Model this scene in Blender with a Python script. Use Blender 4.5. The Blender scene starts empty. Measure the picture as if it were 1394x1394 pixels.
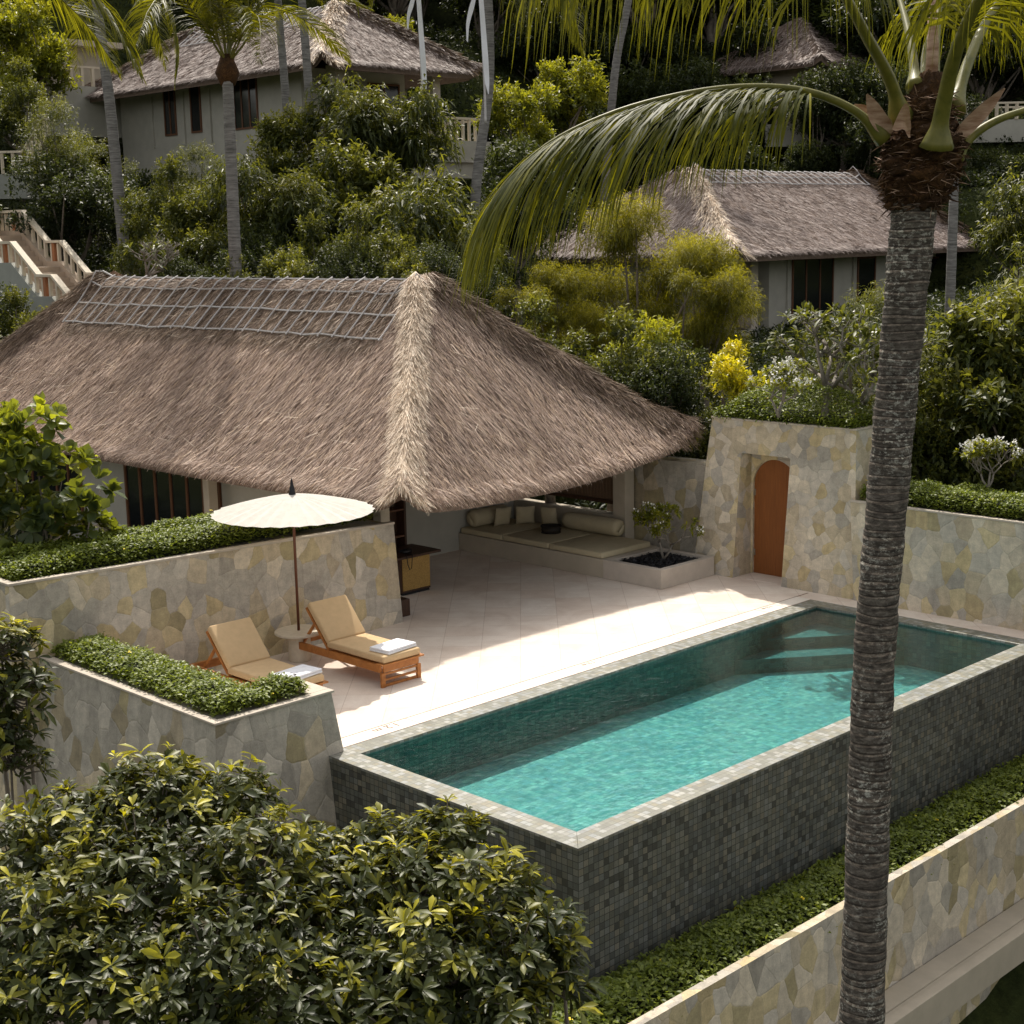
import bpy, math, random
import numpy as np
from mathutils import Vector, Matrix
rng = np.random.default_rng(7)
random.seed(7)
sc = bpy.context.scene
COL = sc.collection
PI = math.pi

# ------------------------------------------------------------------ camera
F, YAW, PITCH, ROLL = 2048.68, 0.7958, 0.1832, -0.0208
CAM = np.array([-10.98411, -10.318835, 6.44])
_d = np.array([math.cos(YAW)*math.cos(PITCH), math.sin(YAW)*math.cos(PITCH), -math.sin(PITCH)])
_r = np.array([math.sin(YAW), -math.cos(YAW), 0.0])
_u = np.cross(_r, _d)
_R = math.cos(ROLL)*_r + math.sin(ROLL)*_u
_U = -math.sin(ROLL)*_r + math.cos(ROLL)*_u

def ray(x, y):
    return _d + _R*(x-697)/F - _U*(y-697)/F

def at(x, y, z=None, X=None, Y=None, D=None):
    """world point seen in the photograph's pixel x, y on a plane or at a depth"""
    v = ray(x, y)
    if z is not None: t = (z-CAM[2])/v[2]
    elif X is not None: t = (X-CAM[0])/v[0]
    elif Y is not None: t = (Y-CAM[1])/v[1]
    else: t = D
    return CAM + v*t

camd = bpy.data.cameras.new('camera')
cam = bpy.data.objects.new('camera', camd)
COL.objects.link(cam)
m = Matrix(((_R[0], _U[0], -_d[0], CAM[0]), (_R[1], _U[1], -_d[1], CAM[1]), (_R[2], _U[2], -_d[2], CAM[2]), (0, 0, 0, 1)))
cam.matrix_world = m
camd.sensor_width = 36.0
camd.lens = 36.0*F/1394.0
camd.clip_start = 0.1
camd.clip_end = 2000
sc.camera = cam
sc.render.engine = 'CYCLES'
sc.view_settings.view_transform = 'Standard'
sc.view_settings.look = 'None'
sc.view_settings.exposure = 0
sc.cycles.max_bounces = 8
sc.cycles.diffuse_bounces = 4
sc.cycles.glossy_bounces = 3
sc.cycles.transmission_bounces = 6
sc.cycles.transparent_max_bounces = 8
sc.cycles.use_denoising = True
sc.cycles.sample_clamp_indirect = 6

# ------------------------------------------------------------------ light
SUN_AZ, SUN_EL = math.radians(53.6), math.radians(54.0)
w = bpy.data.worlds.new('World'); sc.world = w; w.use_nodes = True
nt = w.node_tree
sky = nt.nodes.new('ShaderNodeTexSky'); sky.sky_type = 'NISHITA'; sky.sun_disc = False
sky.sun_elevation = SUN_EL; sky.sun_rotation = PI/2 - SUN_AZ
sky.dust_density = 3.0; sky.air_density = 1.0; sky.ozone_density = 1.0
bg = nt.nodes['Background']; bg.inputs['Strength'].default_value = 0.15
hs = nt.nodes.new('ShaderNodeHueSaturation'); hs.inputs['Saturation'].default_value = .18; hs.inputs['Value'].default_value = 1.45
mxw = nt.nodes.new('ShaderNodeMix'); mxw.data_type = 'RGBA'; mxw.blend_type = 'MULTIPLY'; mxw.inputs[0].default_value = 1; mxw.inputs[7].default_value = (1.03, .995, .94, 1)
nt.links.new(sky.outputs[0], hs.inputs['Color']); nt.links.new(hs.outputs[0], mxw.inputs[6]); nt.links.new(mxw.outputs[2], bg.inputs[0])
sl = bpy.data.lights.new('sun', 'SUN'); sl.energy = 4.7; sl.angle = math.radians(0.6); sl.color = (1.0, 0.925, 0.81)
so = bpy.data.objects.new('sun', sl); COL.objects.link(so)
sv = Vector((math.cos(SUN_AZ)*math.cos(SUN_EL), math.sin(SUN_AZ)*math.cos(SUN_EL), math.sin(SUN_EL)))
so.rotation_euler = sv.to_track_quat('Z', 'Y').to_euler(); so.location = (30, 40, 60)

# ------------------------------------------------------------------ node helpers
class NT:
    def __init__(s, name):
        s.m = bpy.data.materials.new(name); s.m.use_nodes = True
        s.t = s.m.node_tree; s.t.nodes.clear()
        s.out = s.t.nodes.new('ShaderNodeOutputMaterial')
    def n(s, typ, **kw):
        nd = s.t.nodes.new('ShaderNode'+typ)
        ins = kw.pop('i', {})
        for k, v in kw.items(): setattr(nd, k, v)
        for k, v in ins.items():
            if hasattr(v, 'links') or isinstance(v, bpy.types.NodeSocket): s.t.links.new(v, nd.inputs[k])
            else: nd.inputs[k].default_value = v
        return nd
    def math(s, op, a, b=None, c=None, clamp=False):
        i = {0: a}
        if b is not None: i[1] = b
        if c is not None: i[2] = c
        nd = s.n('Math', operation=op, i=i); nd.use_clamp = clamp
        return nd.outputs[0]
    def mix(s, f, a, b, bt='MIX'):
        nd = s.n('Mix', data_type='RGBA', blend_type=bt, i={0: f})
        for k, v in ((6, a), (7, b)):
            if isinstance(v, bpy.types.NodeSocket): s.t.links.new(v, nd.inputs[k])
            else: nd.inputs[k].default_value = tuple(v)+(1,) if len(v) == 3 else v
        return nd.outputs[2]
    def ramp(s, f, stops, interp='LINEAR'):
        nd = s.n('ValToRGB', i={0: f}); cr = nd.color_ramp; cr.interpolation = interp
        while len(cr.elements) < len(stops): cr.elements.new(0.5)
        for e, (p, c) in zip(cr.elements, stops):
            e.position = p; e.color = tuple(c)+(1,) if len(c) == 3 else c
        return nd.outputs[0]
    def noise(s, vec, scale, detail=4, rough=0.55, dist=0.0, out=0):
        i = {'Scale': scale, 'Detail': detail, 'Roughness': rough, 'Distortion': dist}
        if vec is not None: i['Vector'] = vec
        return s.n('TexNoise', i=i).outputs[out]
    def co(s, kind='Object'): return s.n('TexCoord').outputs[kind]
    def scale(s, vec, v):
        return s.n('Mapping', i={'Vector': vec, 'Scale': v}).outputs[0]
    def bump(s, h, strength=0.3, dist=0.01):
        return s.n('Bump', i={'Height': h, 'Strength': strength, 'Distance': dist}).outputs[0]
    def pbr(s, col, rough=0.7, normal=None, spec=0.4, **kw):
        i = {'Base Color': col if isinstance(col, bpy.types.NodeSocket) else tuple(col)+(1,), 'Roughness': rough, 'Specular IOR Level': spec}
        if normal is not None: i['Normal'] = normal
        i.update(kw)
        return s.n('BsdfPrincipled', i=i).outputs[0]
    def done(s, sh):
        s.t.links.new(sh, s.out.inputs[0]); return s.m

M = {}
def plain(name, col, rough=0.7, var=0.15, scale=6, bump=0.15, bscale=60, spec=0.3, metal=0):
    t = NT(name); co = t.co()
    n1 = t.noise(co, scale, 5, .6)
    dk = tuple(c*(1-var*1.6) for c in col); lt = tuple(min(1, c*(1+var)) for c in col)
    c = t.ramp(n1, [(0.25, dk), (0.75, lt)])
    n2 = t.noise(co, bscale, 3, .6)
    M[name] = t.done(t.pbr(c, rough, t.bump(n2, bump, .01), spec, Metallic=metal))
    return M[name]

# crazy paving in metre UVs
def stone(name, cols, jointcol=(.40, .36, .29), sx=3.9, sy=3.2, wet=0.0, seed=0.0, warm=1.0):
    t = NT(name); uv = t.co('UV')
    dn = t.noise(uv, 2.2, 3, .6, out=1)
    add = t.n('VectorMath', operation='MULTIPLY_ADD', i={0: dn, 1: (.16, .16, 0), 2: uv}).outputs[0]
    mp = t.n('Mapping', i={'Vector': add, 'Scale': (sx, sy, 1), 'Location': (seed, seed*1.7, 0)}).outputs[0]
    v1 = t.n('TexVoronoi', voronoi_dimensions='2D', feature='F1', i={'Vector': mp, 'Scale': 1.0, 'Randomness': .95})
    v2 = t.n('TexVoronoi', voronoi_dimensions='2D', feature='DISTANCE_TO_EDGE', i={'Vector': mp, 'Scale': 1.0, 'Randomness': .95})
    rnd = t.n('SeparateColor', i={0: v1.outputs['Color']})
    st = [(i/len(cols), c) for i, c in enumerate(cols)]
    base = t.ramp(rnd.outputs[0], st, 'CONSTANT')
    br = t.math('MULTIPLY_ADD', rnd.outputs[1], .3, .85)
    base = t.mix(1.0, base, t.n('CombineColor', i={0: br, 1: br, 2: br}).outputs[0], 'MULTIPLY')
    n1 = t.noise(uv, 7, 6, .65); n2 = t.noise(uv, 1.3, 4, .6); n3 = t.noise(uv, 45, 4, .7)
    m1 = t.ramp(n1, [(.3, (.72, .72, .72)), (.7, (1.15, 1.13, 1.1))])
    base = t.mix(.85, base, t.mix(1.0, base, m1, 'MULTIPLY'))
    m2 = t.ramp(n2, [(.32, (.82, .81, .80)), (.6, (1.06, 1.05, 1.02))])
    base = t.mix(.7, base, t.mix(1.0, base, m2, 'MULTIPLY'))
    m3 = t.ramp(n3, [(.3, (.84, .84, .84)), (.7, (1.1, 1.1, 1.1))])
    base = t.mix(1.0, base, m3, 'MULTIPLY')
    # rain streaks running down
    sk = t.noise(t.scale(uv, (9, .7, 1)), 1, 4, .6)
    base = t.mix(.30, base, t.mix(1.0, base, t.ramp(sk, [(.35, (.6, .6, .6)), (.6, (1, 1, 1))]), 'MULTIPLY'))
    j = t.ramp(v2.outputs['Distance'], [(0.004, (1, 1, 1)), (0.020, (0, 0, 0))])
    jf = t.math('MULTIPLY', j, t.ramp(t.noise(uv, 5, 3), [(.35, (.05, .05, .05)), (.65, (.6, .6, .6))]))
    base = t.mix(jf, base, jointcol)
    h = t.math('MULTIPLY_ADD', t.ramp(v2.outputs['Distance'], [(0, (0, 0, 0)), (.06, (1, 1, 1))]), .5, t.math('MULTIPLY', n1, .5))
    h = t.math('ADD', h, t.math('MULTIPLY', rnd.outputs[2], .3))
    M[name] = t.done(t.pbr(base, .82, t.bump(h, .42, .025), .25))

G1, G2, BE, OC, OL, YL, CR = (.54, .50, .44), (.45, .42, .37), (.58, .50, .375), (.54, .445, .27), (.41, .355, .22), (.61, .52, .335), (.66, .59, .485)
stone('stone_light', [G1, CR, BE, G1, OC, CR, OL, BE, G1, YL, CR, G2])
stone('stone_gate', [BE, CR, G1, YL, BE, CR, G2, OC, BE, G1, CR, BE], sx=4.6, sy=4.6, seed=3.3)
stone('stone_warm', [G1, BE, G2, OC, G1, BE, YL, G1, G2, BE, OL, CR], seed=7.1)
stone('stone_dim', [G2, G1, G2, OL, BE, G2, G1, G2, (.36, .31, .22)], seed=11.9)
plain('cap_stone', (.50, .44, .37), .8, .12, 5)
plain('beige_render', (.46, .405, .325), .75, .08, 3)
plain('beige_top', (.52, .46, .40), .75, .08, 4)
plain('house_plaster', (.44, .425, .375), .8, .08, 2)
plain('cream_paint', (.66, .58, .46), .65, .07, 4)
plain('stair_grey', (.33, .34, .31), .8, .12, 2)
plain('stair_tread', (.50, .40, .31), .8, .1, 3)
plain('terracotta_post', (.36, .15, .07), .7, .1, 8)
plain('soil', (.09, .06, .04), .95, .3, 8)
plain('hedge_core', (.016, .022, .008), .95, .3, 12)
plain('dark_glass', (.012, .014, .016), .12, .1, 3, 0, spec=.6)
plain('black_paint', (.015, .015, .017), .4, .1, 20)
plain('black_gravel', (.035, .036, .042), .6, .4, 40, .4)
plain('dark_soffit', (.10, .07, .05), .9, .2, 6)
plain('ceramic_tan', (.60, .53, .42), .6, .08, 14, .15, 120)
plain('white_cloth', (.80, .81, .86), .9, .03, 20, .2, 250)
plain('cushion_tan', (.60, .43, .25), .9, .05, 10, .3, 300, .15)
plain('cushion_cream', (.52, .45, .31), .9, .05, 8, .3, 300, .15)
plain('bark_grey', (.20, .17, .14), .9, .3, 12, .5, 40)
plain('bark_pale', (.24, .215, .185), .85, .2, 14, .3, 40)
plain('white_petal', (.85, .84, .78), .6, .03)
plain('yellow_petal', (.80, .62, .03), .6, .05)
plain('metal_steel', (.6, .6, .6), .3, .05, 5, 0, metal=1)
plain('rattan_panel', (.42, .26, .08), .6, .35, 60, .5, 90)
plain('basket_dark', (.03, .024, .02), .6, .3, 60, .5, 90)
plain('bamboo_rod', (.52, .50, .50), .6, .15, 20, .2)

def wood(name, c1, c2, sc_=(2, 2, 30), rough=.5):
    t = NT(name); co = t.co()
    n = t.noise(t.scale(co, sc_), 1.5, 5, .6, 1.5)
    c = t.ramp(n, [(.3, c1), (.7, c2)])
    M[name] = t.done(t.pbr(c, rough, t.bump(n, .2, .004), .4))
wood('teak', (.30, .105, .022), (.50, .20, .05), (3, 3, 3))
wood('teak_pole', (.09, .028, .012), (.16, .055, .025), (30, 30, 2), .4)
wood('door_wood', (.17, .055, .012), (.27, .092, .020), (40, 40, 1.2), .55)
wood('dark_wood', (.035, .016, .009), (.075, .034, .018), (20, 20, 2), .5)
wood('window_wood', (.11, .045, .022), (.17, .075, .036), (20, 20, 2), .5)
wood('blind_wood', (.12, .075, .045), (.19, .12, .075), (2, 40, 60), .7)

# umbrella paper
t = NT('umbrella_paper'); co = t.co()
n = t.noise(co, 9, 4, .6)
c = t.ramp(n, [(.3, (.66, .635, .585)), (.7, (.78, .76, .71))])
p = t.pbr(c, .75, t.bump(t.noise(co, 14, 3), .2, .01), .2)
tr = t.n('BsdfTranslucent', i={'Color': (.8, .72, .6, 1)}).outputs[0]
M['umbrella_paper'] = t.done(t.n('MixShader', i={0: .3, 1: p, 2: tr}).outputs[0])

# square pool tiles (metre UV)
TS = .081
def tile(name, cols, grout, gw=.05, var=.25, rough=.5, ts=TS, blot=0.0, bumpy=.3):
    t = NT(name); uv = t.co('UV')
    s = t.n('VectorMath', operation='SCALE', i={0: uv, 'Scale': 1/ts}).outputs[0]
    fl = t.n('VectorMath', operation='FLOOR', i={0: s}).outputs[0]
    fr = t.n('VectorMath', operation='FRACTION', i={0: s}).outputs[0]
    wn = t.n('TexWhiteNoise', noise_dimensions='2D', i={'Vector': fl})
    col = t.ramp(wn.outputs['Value'], [(i/len(cols), c) for i, c in enumerate(cols)], 'CONSTANT')
    v = t.n('SeparateColor', i={0: wn.outputs['Color']}).outputs[1]
    br = t.math('MULTIPLY_ADD', v, var*2, 1-var)
    col = t.mix(1.0, col, t.n('CombineColor', i={0: br, 1: br, 2: br}).outputs[0], 'MULTIPLY')
    col = t.mix(1.0, col, t.ramp(t.noise(uv, 60, 4, .7), [(.3, (.8, .8, .8)), (.7, (1.15, 1.15, 1.15))]), 'MULTIPLY')
    col = t.mix(1.0, col, t.ramp(t.noise(uv, .9, 4, .6), [(.3, (.78, .8, .82)), (.7, (1.12, 1.1, 1.05))]), 'MULTIPLY')
    sp = t.n('SeparateXYZ', i={0: fr})
    def edge(a): return t.math('MINIMUM', a, t.math('SUBTRACT', 1.0, a))
    e = t.math('MINIMUM', edge(sp.outputs[0]), edge(sp.outputs[1]))
    g = t.ramp(e, [(gw*.6, (1, 1, 1)), (gw*1.3, (0, 0, 0))])
    col = t.mix(g, col, grout)
    h = t.math('ADD', t.math('SUBTRACT', 1.0, g), t.math('MULTIPLY', v, .4))
    r = t.math('MULTIPLY_ADD', v, .2, rough-.1)
    M[name] = t.done(t.pbr(col, r, t.bump(h, bumpy, .004), .45))
tile('tile_outer', [(.12, .125, .11), (.14, .14, .12), (.105, .112, .105), (.16, .15, .12), (.095, .10, .092), (.14, .145, .135), (.065, .066, .06), (.125, .125, .105)], (.022, .022, .02), .045, .22, .55)
tile('tile_coping', [(.21, .21, .17), (.27, .265, .235), (.20, .20, .165), (.32, .32, .295), (.22, .205, .15), (.26, .27, .26), (.17, .17, .14)], (.12, .115, .10), .05, .1, .5)
tile('tile_side_shaded', [(.13, .20, .18), (.16, .23, .21), (.11, .17, .165), (.18, .25, .22)], (.09, .13, .12), .04, .14, .5)  # inner wall tiles, darkened so the walls' shade sits in the tile colour
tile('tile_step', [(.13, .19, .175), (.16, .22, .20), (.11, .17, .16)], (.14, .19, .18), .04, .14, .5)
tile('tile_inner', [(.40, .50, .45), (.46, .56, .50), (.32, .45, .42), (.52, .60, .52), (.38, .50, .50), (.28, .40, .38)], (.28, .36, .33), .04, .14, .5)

# terrace sandstone, slabs laid diagonally (real-world XY)
t = NT('terrace_stone'); uv = t.co('UV')
mp = t.n('Mapping', i={'Vector': uv, 'Rotation': (0, 0, math.radians(45)), 'Scale': (1/.62, 1/.62, 1)}).outputs[0]
fl = t.n('VectorMath', operation='FLOOR', i={0: mp}).outputs[0]
fr = t.n('SeparateXYZ', i={0: t.n('VectorMath', operation='FRACTION', i={0: mp}).outputs[0]})
wn = t.n('TexWhiteNoise', noise_dimensions='2D', i={'Vector': fl})
c = t.ramp(wn.outputs['Value'], [(0, (.71, .61, .53)), (.5, (.74, .655, .58)), (1, (.76, .69, .62))])
c = t.mix(.8, c, t.mix(1.0, c, t.ramp(t.noise(uv, 1.7, 6, .65, .6), [(.3, (.86, .80, .76)), (.65, (1.08, 1.07, 1.06))]), 'MULTIPLY'))
c = t.mix(1.0, c, t.ramp(t.noise(uv, 50, 4, .7), [(.3, (.92, .92, .92)), (.7, (1.06, 1.06, 1.06))]), 'MULTIPLY')
ex = t.math('MINIMUM', fr.outputs[0], t.math('SUBTRACT', 1.0, fr.outputs[0]))
ey = t.math('MINIMUM', fr.outputs[1], t.math('SUBTRACT', 1.0, fr.outputs[1]))
g = t.ramp(t.math('MINIMUM', ex, ey), [(.003, (.55, .55, .55)), (.009, (0, 0, 0))])
c = t.mix(g, c, (.35, .24, .18))
M['terrace_stone'] = t.done(t.pbr(c, .75, t.bump(t.noise(uv, 30, 4), .12, .01), .3))
plain('border_stone', (.74, .68, .61), .75, .06, 3, .1)
plain('groove_dark', (.20, .11, .07), .9, .1, 5)

# thatch
def thatch(name, cols):
    t = NT(name)
    a = t.n('Attribute', attribute_name='rnd', attribute_type='GEOMETRY').outputs['Fac']
    co = t.co()
    n = t.noise(co, .9, 4, .6)
    c = t.ramp(a, [(i/(len(cols)-1), k) for i, k in enumerate(cols)])
    c = t.mix(1.0, c, t.ramp(n, [(.3, (.74, .70, .68)), (.7, (1.15, 1.13, 1.12))]), 'MULTIPLY')
    M[name] = t.done(t.pbr(c, .6, None, .3))
thatch('thatch_straw', [(.15, .100, .078), (.32, .230, .182), (.43, .32, .26), (.53, .415, .35), (.58, .43, .30), (.88, .76, .68)])
thatch('thatch_far', [(.19, .15, .135), (.28, .228, .21), (.34, .28, .26), (.40, .335, .31), (.48, .41, .38)])
thatch('thatch_hip', [(.42, .31, .21), (.72, .59, .45), (.86, .75, .60), (.93, .84, .72)])
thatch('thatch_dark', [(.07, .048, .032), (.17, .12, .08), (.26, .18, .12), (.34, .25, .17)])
plain('thatch_base', (.20, .145, .115), .95, .3, 18, .6, 50)

def leaf(name, cols, trans=(.5, .6, .06), tf=.35, rough=.38, spec=.5):
    t = NT(name)
    a = t.n('Attribute', attribute_name='rnd', attribute_type='GEOMETRY').outputs['Fac']
    c = t.ramp(a, [(i/(len(cols)-1), k) for i, k in enumerate(cols)])
    p = t.pbr(c, rough, None, spec)
    tc = t.mix(.5, t.mix(1.0, c, (2.6, 2.6, 1.3), 'MULTIPLY'), trans)
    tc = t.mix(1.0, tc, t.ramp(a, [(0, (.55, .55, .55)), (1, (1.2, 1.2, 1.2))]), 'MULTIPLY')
    tr = t.n('BsdfTranslucent', i={'Color': tc}).outputs[0]
    M[name] = t.done(t.n('MixShader', i={0: tf, 1: p, 2: tr}).outputs[0])
leaf('leaf_front', [(.014, .023, .008), (.033, .047, .014), (.066, .080, .018), (.16, .162, .022), (.44, .40, .025)], (.55, .48, .02), .30, .42, .30)
leaf('leaf_broad', [(.014, .022, .008), (.030, .044, .013), (.054, .070, .017), (.105, .113, .022), (.22, .21, .028)], (.38, .38, .03), .28, .45, .28)
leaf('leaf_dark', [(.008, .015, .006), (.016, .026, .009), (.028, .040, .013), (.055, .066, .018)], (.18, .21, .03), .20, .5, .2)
leaf('leaf_bright', [(.05, .072, .014), (.10, .125, .018), (.18, .19, .020), (.30, .28, .022)], (.55, .52, .02), .38, .45, .28)
leaf('leaf_bamboo', [(.026, .034, .008), (.070, .078, .012), (.15, .145, .015), (.34, .30, .02)], (.60, .52, .01), .34, .5, .15)
leaf('leaf_hedge', [(.055, .078, .014), (.11, .145, .022), (.17, .21, .034), (.24, .27, .045)], (.42, .48, .03), .25, .45, .3)
leaf('leaf_fiddle', [(.024, .042, .018), (.045, .070, .025), (.10, .13, .03), (.42, .42, .03)], (.65, .66, .02), .35, .40, .35)
leaf('leaf_palm', [(.026, .038, .009), (.052, .064, .011), (.095, .10, .014), (.32, .29, .015)], (.60, .54, .01), .27, .5, .15)
leaf('leaf_yellow', [(.16, .18, .02), (.34, .33, .02), (.60, .50, .02)], (.7, .6, .02), .36)

t = NT('palm_stem'); co = t.co()
n = t.noise(t.scale(co, (8, 8, 8)), 1.5, 4, .6)
M['palm_stem'] = t.done(t.pbr(t.ramp(n, [(.3, (.10, .105, .018)), (.7, (.19, .175, .035))]), .45, None, .4))
t = NT('palm_fibre'); co = t.co()
n = t.noise(t.scale(co, (1, 1, 1)), 22, 6, .75, 1.5); n2 = t.noise(co, 5, 4, .6)
c = t.ramp(n, [(.3, (.022, .013, .007)), (.55, (.11, .055, .024)), (.75, (.30, .15, .05))])
c = t.mix(t.ramp(n2, [(.4, (0, 0, 0)), (.6, (.7, .7, .7))]), c, (.05, .03, .018))
M['palm_fibre'] = t.done(t.pbr(c, .9, t.bump(n, .9, .04), .15))
t = NT('palm_husk'); co = t.co()
n = t.noise(t.scale(co, (3, 3, 14)), 2, 4, .6)
M['palm_husk'] = t.done(t.pbr(t.ramp(n, [(.3, (.22, .12, .07)), (.7, (.50, .36, .27))]), .8, t.bump(n, .4, .02), .2))
def palmbark(name, z_dark):
    t = NT(name); co = t.co()
    n = t.noise(t.scale(co, (1, 1, 3.0)), 13, 6, .7, .5); n2 = t.noise(t.scale(co, (1, 1, 1.6)), 26, 5, .75)
    c = t.ramp(n, [(.32, (.030, .026, .023)), (.5, (.082, .070, .060)), (.7, (.21, .185, .16))])
    lich = t.ramp(n2, [(.52, (0, 0, 0)), (.60, (1, 1, 1))])
    lm = t.ramp(t.noise(co, 2.2, 3, .6), [(.4, (.05, .05, .05)), (.6, (.9, .9, .9))])
    c = t.mix(t.math('MULTIPLY', lich, lm), c, (.42, .42, .38))
    a = t.n('Attribute', attribute_name='rnd', attribute_type='GEOMETRY').outputs['Fac']
    c = t.mix(1.0, c, t.ramp(a, [(0, (.42, .40, .38)), (.6, (1, 1, 1)), (1, (1.7, 1.6, 1.5))]), 'MULTIPLY')
    M[name] = t.done(t.pbr(c, .88, t.bump(n2, .5, .015), .25))
palmbark('palm_bark', 0)
t = NT('palm_bark_far'); co = t.co()
n = t.noise(t.scale(co, (1, 1, 9)), 2.5, 5, .7)
M['palm_bark_far'] = t.done(t.pbr(t.ramp(n, [(.35, (.10, .095, .09)), (.65, (.27, .26, .25))]), .9, t.bump(n, .6, .03), .2))

# pool water: tinted clear sheet with ripples
t = NT('pool_water'); co = t.co()
n = t.noise(t.scale(co, (1, 1.6, 1)), 3.2, 4, .6, .6); n2 = t.noise(co, 11, 3, .6)
h = t.math('ADD', n, t.math('MULTIPLY', n2, .35))
b = t.bump(h, .22, .05)
fr_ = t.n('Fresnel', i={'IOR': 1.33, 'Normal': b}).outputs[0]
tp = t.n('BsdfTransparent', i={'Color': (.41, .73, .75, 1)}).outputs[0]
gl = t.n('BsdfGlossy', i={'Color': (1, 1, 1, 1), 'Roughness': .04, 'Normal': b}).outputs[0]
M['pool_water'] = t.done(t.n('MixShader', i={0: fr_, 1: tp, 2: gl}).outputs[0])

# ground
t = NT('ground_cover'); co = t.co()
n = t.noise(co, .35, 6, .65); n2 = t.noise(co, 5, 5, .7)
c = t.ramp(n, [(.35, (.020, .028, .010)), (.55, (.045, .055, .016)), (.7, (.07, .075, .02))])
c = t.mix(1.0, c, t.ramp(n2, [(.3, (.5, .5, .5)), (.7, (1.3, 1.3, 1.3))]), 'MULTIPLY')
M['ground_cover'] = t.done(t.pbr(c, .95, t.bump(n2, .8, .1), .1))
plain('path_stone', (.30, .25, .21), .85, .2, 3, .3)

# ------------------------------------------------------------------ mesh helpers
def prop(o, label=None, cat=None, group=None, kind=None):
    if label: o['label'] = label
    if cat: o['category'] = cat
    if group: o['group'] = group
    if kind: o['kind'] = kind
    return o

def empty(name, loc, label, cat, group=None, rz=0.0):
    o = bpy.data.objects.new(name, None); COL.objects.link(o)
    o.location = tuple(float(v) for v in loc); o.rotation_euler = (0, 0, rz)
    o.empty_display_size = .2
    return prop(o, label, cat, group)

def boxuv(me):
    nv, nl, npol = len(me.vertices), len(me.loops), len(me.polygons)
    co = np.empty(nv*3, np.float32); me.vertices.foreach_get('co', co); co = co.reshape(-1, 3)
    vi = np.empty(nl, np.int32); me.loops.foreach_get('vertex_index', vi)
    nr = np.empty(npol*3, np.float32); me.polygons.foreach_get('normal', nr); nr = np.abs(nr.reshape(-1, 3))
    lt = np.empty(npol, np.int32); me.polygons.foreach_get('loop_total', lt)
    ax = np.repeat(np.argmax(nr*np.array([1, 1, .8]), 1), lt)
    p = co[vi]; uv = np.empty((nl, 2), np.float32)
    for a, (i, j, ou) in enumerate(((1, 2, 13*TS*29), (0, 2, 0), (0, 1, 0))):
        k = ax == a; uv[k, 0] = p[k, i]+ou; uv[k, 1] = p[k, j]
    l = me.uv_layers.new(name='UVMap'); l.data.foreach_set('uv', uv.ravel())

def rootloc(p):
    while p.parent is not None: p = p.parent
    return p.location

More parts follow.
